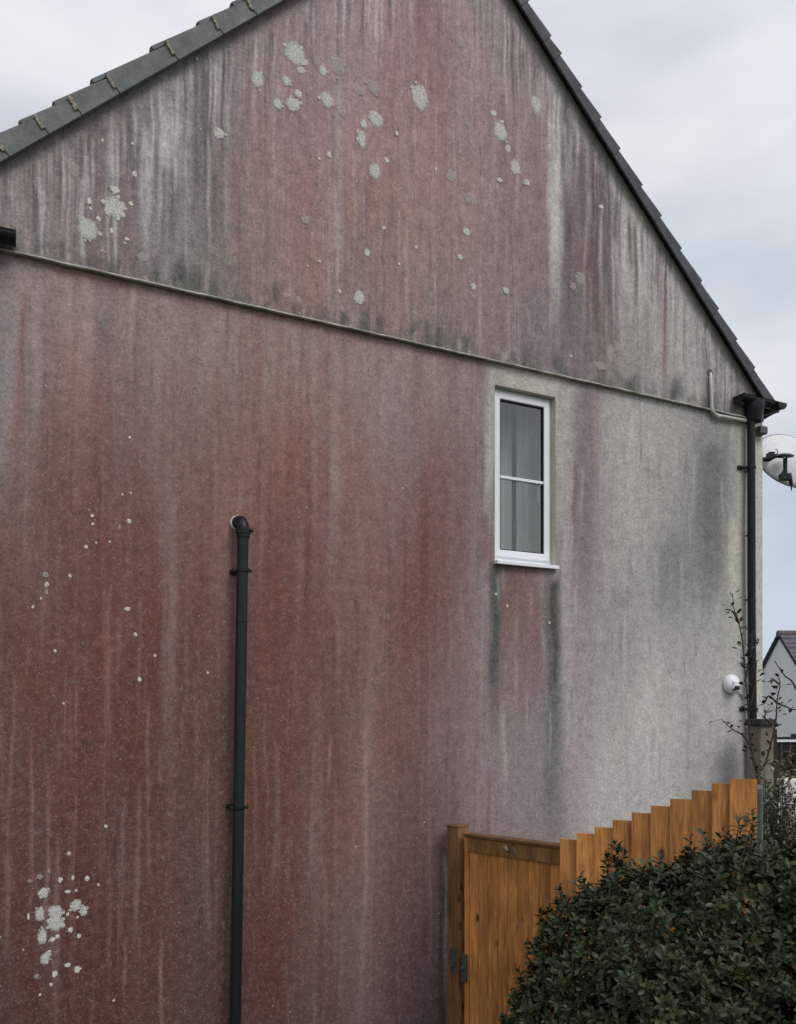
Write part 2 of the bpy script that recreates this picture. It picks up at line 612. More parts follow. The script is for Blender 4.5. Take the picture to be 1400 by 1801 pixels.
# rake lines: lower edges of the verge, read at 5 cm proud of the gable
VT = 0.055
La, Lb = wall(0, 285, VT), wall(490, 5, VT)
Ra, Rb = wall(1338, 697, VT), wall(906, 0, VT)
SLL = (Lb[1] - La[1]) / (Lb[0] - La[0])
SLR = (Ra[1] - Rb[1]) / (Ra[0] - Rb[0])
APU = (La[1] - SLL * La[0] - Rb[1] + SLR * Rb[0]) / (SLR - SLL)
APZ = La[1] + SLL * (APU - La[0])


def rake(u):
    return np.where(u < APU, APZ + SLL * (u - APU), APZ + SLR * (u - APU))


U0, U1 = -3.56, wall(1341, 1000)[0]
DR = 0.5 * (wall(20, 443)[1] + wall(1300, 737)[1])          # height of the drip bead
WU0, WZ1 = wall(870, 676)
WU1 = wall(977, 800)[0]
WZ0 = wall(870, 990)[1]
WZ1 = 0.5 * (WZ1 + wall(977, 699)[1])

# ----- what has run down and grown on the render, plus painted shade beside the gate post: colours read at spots of the wall (photo colours, shared out by spline weights)
ILL = 0.675
GAB = [
 (10,330,132,126,122),(50,350,126,119,115),(40,410,122,117,112),(110,280,120,114,110),(110,380,118,105,102),(150,330,116,106,102),(200,280,116,106,103),
 (200,400,110,94,91),(215,440,112,98,95),(230,200,120,116,113),(250,160,118,115,112),(300,160,132,128,126),(290,280,142,140,140),(280,420,112,108,105),
 (340,130,120,117,114),(345,250,104,100,97),(330,380,116,110,107),(340,470,104,104,98),(390,120,128,122,119),(385,330,112,99,94),(390,480,108,102,96),
 (450,60,140,130,128),(450,160,128,106,104),(450,300,131,106,103),(450,450,132,105,98),(450,500,112,104,98),(520,40,140,122,121),(530,200,133,109,108),
 (530,350,132,107,104),(540,480,130,105,98),(600,20,142,124,123),(600,150,140,118,117),(600,300,137,113,109),(600,450,134,108,102),(620,540,118,108,103),
 (680,60,138,112,111),(680,200,140,114,112),(680,350,136,110,103),(680,500,130,106,100),(750,60,132,106,105),(750,200,137,109,107),(750,350,138,113,107),(750,520,126,106,101),
 (770,590,108,104,98),(820,20,138,122,120),(820,120,134,114,112),(820,260,135,114,110),(820,420,134,111,107),(820,560,122,106,102),(880,20,142,132,128),(880,130,130,113,110),
 (880,260,132,112,108),(880,420,130,111,109),(880,560,120,106,104),(930,60,146,141,136),(935,140,126,112,109),(935,260,130,106,105),(930,420,124,106,105),(930,560,118,105,103),(930,620,110,106,102),
 (990,120,150,147,141),(1000,200,146,144,138),(1010,420,108,96,94),(1010,560,106,98,96),(1040,300,104,92,90),(1045,450,104,87,86),(1050,570,106,94,92),(1050,650,112,108,103),
 (1080,290,140,138,132),(1110,330,160,158,151),(1120,450,163,160,153),(1130,560,150,147,141),(1130,660,122,120,115),(1200,480,154,152,146),(1200,560,152,149,143),(1210,640,136,133,128),
 (1270,600,138,136,131),(1270,670,122,119,115),(1300,650,126,124,119),
]
LOW = [
 (-60,600,118,108,106),(15,480,126,116,115),(15,560,128,119,118),(15,700,122,112,110),(15,850,108,90,87),(80,500,124,112,110),(80,600,126,112,110),(80,750,112,94,90),(80,900,104,80,76),
 (140,520,126,100,96),(140,640,124,97,93),(140,760,112,88,83),(150,900,102,77,72),(210,560,120,102,101),(220,650,114,97,97),(220,800,106,87,84),(220,950,102,73,69),
 (300,560,122,108,107),(300,680,119,103,102),(310,800,112,96,93),(310,950,110,88,84),(380,600,124,109,106),(390,720,116,99,94),(390,850,114,89,84),(400,900,118,98,95),(470,620,122,102,98),(470,740,118,92,86),(470,880,112,81,76),
 (550,620,124,107,104),(550,720,120,98,93),(540,860,115,86,81),(540,950,110,84,80),(620,640,124,108,107),(620,740,124,101,97),(620,850,122,94,90),(610,960,114,92,90),
 (690,660,124,110,109),(690,760,121,106,107),(700,880,116,97,96),(700,980,110,88,86),(770,650,122,107,105),(770,760,118,98,97),(770,880,110,87,85),(770,980,108,80,77),
 (830,640,126,114,112),(830,760,118,102,102),(830,900,112,92,91),(830,1000,112,90,89),(900,650,156,152,144),(960,675,158,154,146),(990,720,154,150,142),(985,850,146,142,135),(985,980,132,125,121),
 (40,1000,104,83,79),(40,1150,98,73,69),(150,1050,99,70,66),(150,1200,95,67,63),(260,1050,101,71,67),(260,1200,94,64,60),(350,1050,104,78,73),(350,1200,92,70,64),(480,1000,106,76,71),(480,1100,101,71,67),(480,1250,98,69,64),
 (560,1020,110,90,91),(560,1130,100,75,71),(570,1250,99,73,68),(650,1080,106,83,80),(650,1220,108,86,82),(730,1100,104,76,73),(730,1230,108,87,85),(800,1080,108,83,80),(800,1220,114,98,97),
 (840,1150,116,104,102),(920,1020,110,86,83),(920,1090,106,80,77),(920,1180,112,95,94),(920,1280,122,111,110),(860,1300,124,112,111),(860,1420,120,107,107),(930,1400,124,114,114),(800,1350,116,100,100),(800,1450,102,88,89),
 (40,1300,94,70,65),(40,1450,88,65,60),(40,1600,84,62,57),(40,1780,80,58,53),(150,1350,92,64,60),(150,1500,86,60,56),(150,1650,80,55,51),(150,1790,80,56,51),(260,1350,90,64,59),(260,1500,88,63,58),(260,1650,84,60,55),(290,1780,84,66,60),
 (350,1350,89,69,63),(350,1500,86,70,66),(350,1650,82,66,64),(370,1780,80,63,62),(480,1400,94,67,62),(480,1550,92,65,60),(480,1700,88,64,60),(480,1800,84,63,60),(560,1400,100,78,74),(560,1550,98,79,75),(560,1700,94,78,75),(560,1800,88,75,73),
 (640,1350,110,90,87),(640,1500,108,90,86),(640,1650,106,93,91),(640,1790,100,89,88),(700,1400,104,84,80),(700,1550,98,80,77),(700,1680,88,74,74),(700,1800,80,69,71),(760,1480,94,78,78),(760,1600,78,67,69),(760,1720,72,62,65),(760,1800,76,68,70),  # rightmost low spots hold the soft shadow painted left of the gate post
 (1030,720,124,108,107),(1030,850,118,102,100),(1030,1000,122,107,105),(1030,1120,128,118,115),(1010,1230,132,124,120),(1090,720,148,143,136),(1090,850,152,147,139),(1090,960,146,141,134),(1090,1050,126,124,119),(1080,1150,132,127,122),(1090,1270,152,147,140),(1090,1400,146,141,137),
 (1150,730,146,141,134),(1150,850,150,145,137),(1150,960,140,136,129),(1150,1050,124,123,119),(1150,1150,148,143,136),(1150,1260,158,153,146),(1150,1380,148,143,138),(1200,760,140,136,129),(1200,860,136,132,125),(1200,960,116,115,112),(1200,1050,118,118,115),(1200,1130,142,138,131),(1200,1250,157,152,145),(1200,1370,146,142,138),
 (1250,780,122,119,113),(1250,880,106,106,103),(1250,1000,108,109,107),(1250,1080,126,125,121),(1250,1160,148,144,136),(1250,1260,154,150,143),(1250,1360,144,140,137),(1295,800,136,133,124),(1295,920,158,154,143),(1295,1050,154,150,140),(1295,1160,150,146,137),(1295,1280,142,139,134),(1295,1370,128,126,124),(1340,800,166,163,150),(1340,1000,164,161,150),(1340,1200,160,157,148),
]
# runs: x, y0, y1, half width, colour, strength, lean (all read off the photograph)
RUN_G = [
 (256,225,470,9,(160,159,157),.75,-6),(288,190,335,8,(168,167,168),.85,0),(302,165,330,6,(160,159,160),.7,-2),(272,240,430,3,(92,89,86),.6,-2),(315,120,310,5,(150,147,145),.6,-14),
 (333,215,430,8,(142,141,141),.55,-4),(346,110,440,10,(84,81,79),.65,-3),(372,130,470,8,(88,82,79),.5,-3),(310,330,460,8,(86,83,80),.5,0),(366,120,330,4,(128,124,122),.5,-4),(404,110,490,6,(142,136,133),.55,-8),(425,90,330,4,(140,131,129),.4,-6),(300,240,440,3,(100,97,94),.45,0),
 (205,250,380,5,(134,130,126),.45,-6),(180,260,400,4,(132,127,123),.4,-5),(150,270,420,4,(134,128,124),.4,-6),(60,310,430,6,(134,128,124),.4,-4),(95,300,440,5,(130,124,120),.4,-6),(222,215,330,4,(100,92,88),.5,-4),
 (240,210,340,5,(100,95,92),.5,-3),(594,90,560,9,(142,130,127),.55,-4),(612,0,200,3,(148,132,130),.4,0),(768,0,220,3,(118,90,89),.4,0),(742,0,160,4,(124,98,97),.35,0),
 (974,165,655,11,(168,166,160),.95,0),(960,60,210,7,(150,146,141),.6,10),(950,90,170,4,(108,100,96),.5,6),(997,235,640,8,(86,80,78),.75,-2),(1006,180,330,4,(154,151,146),.7,-4),(1030,245,640,9,(110,92,90),.55,0),(1048,290,640,17,(90,70,70),.7,0),
 (1073,330,620,8,(86,76,74),.75,0),(1022,250,420,4,(104,92,90),.6,0),(1060,300,360,5,(140,137,131),.5,2),(1165,482,700,3.5,(118,80,77),.95,5),(1170,560,700,5,(122,96,92),.6,0),(1130,520,690,3,(134,131,125),.6,0),
 (1205,520,690,5,(134,131,126),.5,0),(1230,560,700,5,(128,125,120),.5,0),(1250,590,720,5,(120,117,112),.5,0),(1142,580,690,4,(128,125,119),.5,0),(1110,560,660,4,(134,131,125),.5,0),(865,0,180,4,(156,150,146),.5,2),(890,0,150,4,(112,104,100),.5,4),
 (905,20,200,4,(160,156,151),.5,6),(845,0,150,3,(108,97,95),.4,0),(830,0,240,4,(150,138,135),.4,0),(925,60,240,3,(150,146,142),.5,6),
]
RUN_L = [
 (22,455,950,13,(130,122,122),.7,-26),(46,505,880,9,(122,88,86),.7,-26),(72,470,820,8,(134,125,125),.6,-14),(92,470,700,4,(120,96,92),.5,-8),(137,485,760,20,(130,95,90),.6,-4),(183,488,640,15,(104,101,103),.8,0),(176,560,700,10,(108,98,100),.5,0),
 (304,545,1500,11,(130,117,114),.5,-8),(655,575,1801,30,(124,108,104),.35,-10),(596,560,1120,9,(136,124,121),.55,-12),(840,640,1500,16,(128,116,115),.45,-4),(440,560,900,10,(128,112,108),.4,-4),(296,640,1400,14,(114,99,96),.4,-4),(300,1200,1800,10,(98,82,78),.4,0),(590,540,1060,6,(134,122,120),.5,-10),(578,870,1100,22,(114,98,97),.4,-6),(655,540,900,6,(132,120,118),.4,0),(690,560,860,10,(128,116,117),.4,-4),
 (655,1050,1801,9,(120,107,104),.55,-14),(646,1200,1801,3.5,(138,125,121),.5,-6),(620,1150,1500,7,(90,65,60),.45,0),(580,1300,1420,3,(140,124,118),.5,0),(540,900,1300,10,(98,70,66),.4,0),(560,1200,1801,14,(112,96,92),.5,-4),
 (861,630,1005,9,(152,149,144),.9,0),(852,990,1480,7,(132,128,124),.6,-4),(871,996,1330,10,(66,70,69),.9,-2),(976,996,1420,11,(60,63,62),.95,-6),(961,1020,1200,6,(98,98,95),.5,-2),(972,1180,1540,19,(100,102,104),.7,4),(968,1320,1440,8,(90,92,94),.5,0),
 (1000,700,1300,7,(146,141,136),.6,0),(1030,672,1130,20,(114,94,94),.65,-6),(1012,790,980,5,(108,82,82),.5,-3),(1060,700,1000,6,(140,135,129),.4,0),(1130,785,852,1.6,(62,58,55),.9,-4),(1205,800,880,2.5,(104,99,94),.6,-4),(1160,780,900,4,(132,122,117),.4,0),
 (1255,760,1120,26,(88,90,90),.7,-6),(1275,740,900,8,(110,108,104),.5,0),(1180,940,1110,24,(100,102,102),.55,0),(1290,905,1090,8,(168,163,150),.7,-2),(1302,750,1300,5,(150,146,138),.5,0),(1095,1040,1110,18,(116,116,113),.5,0),(1310,1200,1400,9,(118,117,117),.5,0),
 (783,1500,1801,3.5,(132,133,130),.75,0),(770,1560,1801,6,(88,86,86),.5,-4),(1222,1020,1150,8,(120,120,116),.4,0),(1180,1000,1060,3,(140,135,128),.5,0),
]


def tune(x, y, c, gable):
    """sharing out of the read colours: linear values, pulled towards what the eye sees side by side"""
    c = np.array(lin(c))
    g = c.mean()
    sat, mul, tint = 1.0, 1.0, np.array((1.0, 1.0, 1.0))
    if gable:
        sat = 0.92
        tint = np.array((1.0, 0.985, 1.005))
        mul = 1.01
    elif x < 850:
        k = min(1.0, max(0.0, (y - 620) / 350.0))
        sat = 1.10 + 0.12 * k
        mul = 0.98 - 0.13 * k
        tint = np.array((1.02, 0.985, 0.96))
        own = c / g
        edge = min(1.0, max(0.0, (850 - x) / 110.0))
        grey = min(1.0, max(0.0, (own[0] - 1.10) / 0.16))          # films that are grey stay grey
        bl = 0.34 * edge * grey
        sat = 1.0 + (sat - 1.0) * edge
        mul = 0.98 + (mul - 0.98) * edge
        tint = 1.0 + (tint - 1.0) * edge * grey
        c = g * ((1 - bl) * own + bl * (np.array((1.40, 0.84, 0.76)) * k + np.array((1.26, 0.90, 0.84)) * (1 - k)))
    elif x > 960:
        sat = 0.74
        tint = np.array((0.995, 1.0, 1.015))
        mul = 1.07 + 0.13 * min(1.0, max(0.0, (y - 1050) / 120.0)) if c[0] > 0.2 else 0.95
    return (g + (c - g) * sat) * mul * tint


def stain_shade_colours(U, Z, spots, runs, seed, gable):
    lam = 1.0
    X = P0[0] + U * c26
    Y = P0[1] + U * s26
    px = 700 + FPX * X / Y
    py = HOR - FPX * (Z - EYE) / Y
    rs = np.random.RandomState(seed)
    num = np.zeros((len(U), 3))
    den = np.zeros(len(U))
    wob = sum(np.sin(py / p + px / 31.0 + a) * b for p, a, b in ((61, 0.3, 3.0), (23, 1.9, 1.6), (11, 4.0, 0.8)))
    wob2 = sum(np.sin(px / p + py / 200.0 + a) * b for p, a, b in ((37, 0.9, 26.0), (13, 2.2, 17.0), (5.2, 5.0, 11.0)))
    qx, qy = px + wob, py + wob2
    for x, y, r, g, b in spots:
        d2 = ((qx - x) / 27.0) ** 2 + ((qy - y) / 88.0) ** 2
        wgt = np.exp(-0.5 * np.minimum(d2, 80)) + 1e-5 / (1 + d2)
        num += wgt[:, None] * tune(x, y, (r, g, b), gable)
        den += wgt
    col = num / den[:, None]

    def put(x, y0, y1, hw, c, st, lean, soft=0.48):
        nonlocal col
        L = max(y1 - y0, 1)
        i = np.flatnonzero(np.abs(px - x) < hw * 2.2 + abs(lean) + 5)
        p_, q_, w1, w2 = px[i], py[i], wob[i], wob2[i]
        k = np.clip((q_ - y0) / L, -1, 2)
        xc = x + lean * np.clip(k, 0, 1) + 0.5 * w1
        a = np.exp(-np.abs((p_ - xc) / hw) ** 2.6)
        up = np.clip((q_ - y0 - 0.4 * w2) / 22.0, 0, 1)
        dn = np.clip((y1 + 0.6 * w2 - q_) / (L * soft + 10), 0, 1)
        a = a * st * up * up * (3 - 2 * up) * dn * dn * (3 - 2 * dn)
        col[i] = col[i] * (1 - a[:, None]) + tune(x, 0.5 * (y0 + y1), c, gable) * a[:, None]

    for r_ in runs:
        put(*r_)
    # many thin unnamed runs
    if gable:
        for i in range(460):
            u = rs.uniform(U0, U1)
            zt = float(rake(np.array(u)))
            X1, Y1 = P0[0] + u * c26, P0[1] + u * s26
            x = 700 + FPX * X1 / Y1
            yt = HOR - FPX * (zt - EYE) / Y1
            pale = rs.rand() < 0.60
            c = (166, 161, 157) if pale else (88, 80, 78)
            put(x, yt + rs.uniform(-10, 40), yt + rs.uniform(50, 250), rs.uniform(1.2, 3.4), c, rs.uniform(.25, .7), 0, 0.6)
        for i in range(150):                                  # sooty runs of the left shoulder and right of the pale run
            x = rs.uniform(0, 430) if rs.rand() < .6 else rs.uniform(985, 1085)
            yt = 290 - 0.57 * x if x < 500 else 120 + (x - 985) * 1.55
            y = yt + rs.uniform(0, 180)
            put(x, y, y + rs.uniform(50, 220), rs.uniform(1.3, 5), (84, 79, 77) if rs.rand() < .62 else (162, 159, 156), rs.uniform(.2, .6), 0, 0.5)
        for i in range(260):
            x = rs.uniform(-80, 1340)
            y = rs.uniform(50, 560)
            put(x, y, y + rs.uniform(60, 260), rs.uniform(1.2, 3.6), (156, 144, 141) if rs.rand() < .5 else (104, 84, 82), rs.uniform(.15, .42), 0, 0.5)
        # dark mossy tide line over the bead, pale crust in it
        for i in range(320):
            x = rs.uniform(-80, 1320)
            yd = 440 + (x - 10) * 0.2287
            if rs.rand() < 0.72:
                put(x, yd - rs.uniform(10, 52), yd + 14, rs.uniform(3, 10), (74, 75, 69), rs.uniform(.2, .65), 0, 0.05)
            else:
                put(x, yd - rs.uniform(8, 30), yd + 8, rs.uniform(2, 7), (158, 155, 146), rs.uniform(.15, .55), 0, 0.1)
        hgt = Z - DR
        reach = 0.045 + 0.022 * np.sin(U * 7.3) + 0.018 * np.sin(U * 19.0 + 1) + 0.012 * np.sin(U * 53.0) + 0.010 * np.sin(U * 131.0)
        a = 0.55 * np.clip(1 - hgt / np.maximum(reach, .015), 0, 1) ** 0.7
        col = col * (1 - a[:, None]) + np.array(lin((84, 84, 77))) * a[:, None]
        # grey edge under the verge
        dz = rake(U) - Z
        a = np.clip(1 - (dz - 0.02) / (0.13 + 0.03 * np.sin(U * 23) + 0.02 * np.sin(U * 57)), 0, 1) * 0.5
        col = col * (1 - a[:, None]) + np.array(lin((128, 124, 120))) * a[:, None]
    else:
        for i in range(480):
            x = rs.uniform(-80, 870)
            y = rs.uniform(440, 1700)
            put(x, y, y + rs.uniform(80, 380), rs.uniform(1.3, 4.5), (134, 117, 112) if rs.rand() < .58 else (82, 55, 52), rs.uniform(.10, .34), rs.uniform(-6, 2), 0.5)
        for i in range(190):                                   # wash-out below the bead
            x = rs.uniform(-40, 860)
            yd = 440 + (x - 10) * 0.2287
            put(x, yd + rs.uniform(-4, 14), yd + rs.uniform(70, 330), rs.uniform(2, 9), (138, 125, 122), rs.uniform(.10, .38), rs.uniform(-5, 1), 0.7)
        for i in range(200):
            x = rs.uniform(870, 1320)
            y = rs.uniform(640, 1300)
            put(x, y, y + rs.uniform(30, 170), rs.uniform(1.4, 4.0), (162, 157, 149) if rs.rand() < .5 else (116, 111, 107), rs.uniform(.1, .36), 0, 0.5)
    return np.clip(col / ILL, 0.01, 0.85)


def grid_mesh(name, us, zs, keep, y, spots, runs, seed, gable, top=None):
    UU, ZZ = np.meshgrid(us, zs)
    if top is not None:
        ZZ = np.minimum(ZZ, top(UU))
    nx_, nz_ = len(us), len(zs)
    idx = np.arange(nx_ * nz_).reshape(nz_, nx_)
    q = np.stack([idx[:-1, :-1], idx[:-1, 1:], idx[1:, 1:], idx[1:, :-1]], -1).reshape(-1, 4)
    uc = UU.reshape(-1)[q].mean(1)
    zc = ZZ.reshape(-1)[q].mean(1)
    zz = ZZ.reshape(-1)[q]
    ok = keep(uc, zc) & ((zz.max(1) - zz.min(1)) > 1e-4)
    q = q[ok]
    used = np.unique(q)
    remap = -np.ones(nx_ * nz_, int)
    remap[used] = np.arange(len(used))
    q = remap[q]
    u_, z_ = UU.reshape(-1)[used], ZZ.reshape(-1)[used]
    # hand-floated render is never flat
    wave = 0.0022 * np.sin(u_ * 3.1 + 0.7) * np.sin(z_ * 2.3) + 0.0012 * np.sin(u_ * 9.7) * np.sin(z_ * 7.1 + 1)
    co = np.stack([u_, np.full_like(u_, y) + wave, z_], -1)
    me = bpy.data.meshes.new(name)
    me.vertices.add(len(co))
    me.vertices.foreach_set('co', co.reshape(-1))
    me.loops.add(q.size)
    me.loops.foreach_set('vertex_index', q.reshape(-1))
    me.polygons.add(len(q))
    me.polygons.foreach_set('loop_start', np.arange(0, q.size, 4))
    me.update(calc_edges=True)
    me.validate()
    col = stain_shade_colours(u_, z_, spots, runs, seed, gable)
    a = me.color_attributes.new('stain_shade', 'FLOAT_COLOR', 'POINT')
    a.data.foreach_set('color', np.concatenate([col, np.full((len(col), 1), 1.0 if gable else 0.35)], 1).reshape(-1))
    me.polygons.foreach_set('use_smooth', np.ones(len(q), bool))
    me.materials.append(M_WALL)
    return me


def lines(a, b, n, extra=()):
    v = np.linspace(a, b, n)
    for x in extra:
        v[np.argmin(np.abs(v - x))] = x
    return v


GT = -0.014                                   # the gable coat stands a little proud of the lower one (local y is inwards)
us_l = lines(U0, U1, 760, (WU0, WU1))
zs_l = lines(0.0, DR, 190, (WZ0, WZ1))
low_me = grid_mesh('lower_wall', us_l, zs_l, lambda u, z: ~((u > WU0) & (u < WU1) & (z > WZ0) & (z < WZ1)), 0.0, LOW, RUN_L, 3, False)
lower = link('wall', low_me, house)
us_g = lines(U0, U1, 860)
zs_g = np.linspace(DR, APZ + 0.02, 170)
gab_me = grid_mesh('gable_wall', us_g, zs_g, lambda u, z: z > -1, GT, GAB, RUN_G, 5, True, lambda u: rake(u) + 0.05)
gable = link('gable_wall', gab_me, house)

# bodies of the walls behind the two coats
b = MB()
for (x0, x1, z0, z1) in ((U0, WU0, 0, DR), (WU1, U1, 0, DR), (WU0, WU1, 0, WZ0), (WU0, WU1, WZ1, DR)):
    b.add([(x0, 0.006, z0), (x1, 0.006, z0), (x1, 0.006, z1), (x0, 0.006, z1), (x0, .30, z0), (x1, .30, z0), (x1, .30, z1), (x0, .30, z1)], [(7, 6, 5, 4)])
b.add([(U0, .30, DR), (U1, .30, DR), (U1, .30, float(rake(np.array(U1)))), (APU, .30, APZ), (U0, .30, float(rake(np.array(U0))))], [(0, 1, 2, 3, 4)])
b.build('inner_leaf', M_IN, house, recalc=False)
# return at the right-hand corner and the long walls going back
HD = 7.5
b = MB()
for ux in (U0, U1):
    sgn = 1 if ux > 0 else -1
    a_, c_ = sorted((ux, ux - sgn * 0.3))
    b.box((a_, 0.004, 0), (c_, HD, DR + 0.12))
b.box((U0 + .3, HD - .3, 0), (U1 - .3, HD, DR + .1))
b.build('side_wall', M_RENDER, house)
# window reveal (pale, sheltered render)
b = MB()
rv = 0.105
k = 0.0
b.add([(WU0, 0, WZ0), (WU0, rv, WZ0), (WU0, rv, WZ1), (WU0, 0, WZ1), (WU1, 0, WZ0), (WU1, rv, WZ0), (WU1, rv, WZ1), (WU1, 0, WZ1)],
      [(0, 3, 2, 1), (4, 5, 6, 7), (3, 7, 6, 2), (0, 1, 5, 4)])
b.build('window_reveal', M_RENDER, house, recalc=False)
# plaster inside round the opening
b = MB()
e_ = 0.001
b.add([(WU0, rv, WZ0), (WU0, .3, WZ0), (WU0, .3, WZ1), (WU0, rv, WZ1), (WU1, rv, WZ0), (WU1, .3, WZ0), (WU1, .3, WZ1), (WU1, rv, WZ1)],
      [(0, 3, 2, 1), (4, 5, 6, 7), (3, 7, 6, 2), (0, 1, 5, 4)])
# the room behind
rz0, rz1 = 2.75, DR - 0.05
b.box((U0 + .3, 4.0, rz0), (U1 - .3, 4.05, rz1))
b.box((U0 + .3, .305, rz1), (U1 - .3, HD - .3, rz1 + .05))
b.box((U0 + .3, .305, rz0 - .05), (U1 - .3, HD - .3, rz0))
b.build('room', M_IN, house)

# drip bead between the two coats
b = MB()
prof = [(-0.012, DR + 0.013), (-0.032, DR + 0.006), (-0.040, DR - 0.001), (-0.038, DR - 0.006), (-0.016, DR - 0.001), (0.004, DR - 0.001)]
n = 130
for i in range(n + 1):
    u = U0 + (U1 - 0.16 - U0) * i / n
    jz = 0.0008 * math.sin(i * .9) + rnd.uniform(-.0009, .0009)
    jy = rnd.uniform(-.0015, .0015)
    for (y, z) in prof:
        b.v.append((u, y + (jy if y < -.01 else 0), z + jz))
m_ = len(prof)
for i in range(n):
    for k in range(m_ - 1):
        b.f.append((i * m_ + k, i * m_ + k + 1, (i + 1) * m_ + k + 1, (i + 1) * m_ + k))
b.build('drip_bead', M_BEAD, house)

# ---------------------------------------------------------------- lichen on the render
LICH = [  # x, y, w, h, kind (0 pale, 1 faint, 2 bright)
 (518,98,36,42,0),(452,143,22,30,0),(503,146,15,18,0),(523,168,14,16,0),(487,186,18,18,0),(514,187,25,25,0),(528,127,16,13,0),(555,110,12,20,1),(567,128,14,18,0),(593,120,26,34,1),
 (573,179,22,28,0),(628,161,22,18,1),(655,157,24,22,1),(660,213,23,30,0),(638,222,12,16,0),(635,248,15,30,0),(658,304,20,28,0),(678,284,9,10,2),(736,174,29,43,0),(696,237,6,9,2),
 (577,275,9,10,2),(560,282,5,6,2),(809,78,14,18,1),(821,221,10,11,1),(866,202,11,12,0),(878,234,23,34,0),(891,264,11,14,0),(791,312,18,22,1),(825,352,20,23,1),(818,410,14,14,0),(644,446,10,12,0),
 (673,403,8,8,0),(877,319,9,9,2),(600,202,14,12,1),(536,389,14,14,1),(807,454,10,10,0),(730,437,6,6,2),(941,186,19,30,0),(904,297,20,24,0),(924,323,12,12,0),(965,277,10,18,1),(1055,366,8,8,2),
 (1018,492,16,24,1),(1005,505,11,13,1),(630,525,19,24,0),(830,506,10,12,0),(888,513,11,12,0),(503,521,14,9,1),(524,530,12,12,1),(1071,624,14,34,1),(1054,645,24,13,1),(1082,612,8,20,1),
 (202,368,40,35,0),(155,407,35,36,0),(202,337,16,13,2),(129,300,22,26,1),(157,357,9,11,2),(159,370,6,6,2),(173,388,9,10,2),(196,409,8,10,2),(230,361,8,9,2),(236,309,9,10,2),(223,423,9,7,2),
 (384,238,20,19,0),(180,250,5,6,2),(232,256,6,6,2),(182,445,14,6,1),(250,455,20,16,1),(345,107,6,8,2),(246,190,10,12,1),(300,340,6,12,1),(214,362,6,8,2),(219,430,5,5,2),(190,372,14,18,0),(214,380,12,12,0),
 (98,1605,26,26,0),(98,1624,30,26,0),(133,1592,21,21,0),(147,1602,15,16,0),(70,1607,17,25,0),(74,1647,17,28,0),(92,1652,11,9,2),(101,1647,8,8,2),(79,1686,17,20,0),(86,1676,11,11,0),(76,1571,18,20,0),
 (70,1542,12,9,1),(53,1549,9,7,1),(86,1533,6,9,1),(106,1547,9,10,2),(128,1544,6,9,2),(153,1545,8,10,2),(173,1556,5,6,2),(119,1568,11,6,2),(134,1566,5,6,2),(121,1501,7,8,2),(124,1635,9,11,2),
 (139,1646,8,9,2),(119,1697,11,8,2),(136,1705,12,12,2),(96,1713,10,12,2),(64,1717,9,10,1),(90,1731,6,7,2),(70,1749,6,6,2),(186,1453,6,7,2),(200,1759,5,6,2),(119,1608,7,7,2),(136,1613,5,5,2),(50,1612,5,12,2),
 (162,907,7,7,2),(163,922,6,6,2),(227,917,9,8,2),(151,962,8,7,2),(123,1013,7,7,2),(80,1011,11,11,1),(82,1028,8,9,2),(82,1042,6,9,1),(72,1053,5,6,2),(58,1068,6,5,2),(224,1071,11,7,2),(238,1116,7,8,2),
 (272,1153,6,7,2),(245,1195,8,9,2),(97,1145,6,6,2),(365,1183,5,6,2),(112,1237,5,5,2),(210,927,5,9,1),(230,867,4,5,2),(215,870,4,5,2),(169,955,4,4,2),(193,953,4,4,2),(240,682,0,0,0),
 (872,1045,5,6,2),(892,1066,4,6,2),(966,1095,4,6,2),(228,770,5,6,2),(540,470,7,6,1),(596,514,6,8,2),(560,462,6,5,2),(600,545,8,12,1),(765,300,5,6,2),(700,466,5,5,2),(1002,628,5,5,2),
]
LM = (M_LICHEN, M_LICHEN2, M_LICHEN3)


def crust(b, edge, cu_, cz_, ru, rz_, n, rough_, th):
    """one low crust: rim, shoulder, crown"""
    ph = [rnd.uniform(0, 6.28) for _ in range(5)]
    o = len(b.v)
    rings = ((1.12, 0.0006, 0.0), (.86, -th, .55), (.45, -th * 1.2, 1.0))
    prof = []
    for k in range(n):
        g = 2 * math.pi * k / n
        prof.append(1 + rough_ * (math.sin(2 * g + ph[0]) + .8 * math.sin(3 * g + ph[1]) + .6 * math.sin(5 * g + ph[2]) + .35 * math.sin(9 * g + ph[3])))
    for sc, y, ed in rings:
        for k in range(n):
            g = 2 * math.pi * k / n
            b.v.append((cu_ + ru * prof[k] * sc * math.cos(g), y, cz_ + rz_ * prof[k] * sc * math.sin(g)))
            edge.append(ed)
    b.v.append((cu_, -th, cz_))
    edge.append(1.0)
    for r_ in range(2):
        for k in range(n):
            k2 = (k + 1) % n
            b.f.append((o + r_ * n + k2, o + r_ * n + k, o + (r_ + 1) * n + k, o + (r_ + 1) * n + k2))
    for k in range(n):
        b.f.append((o + 2 * n + (k + 1) % n, o + 2 * n + k, o + 3 * n))


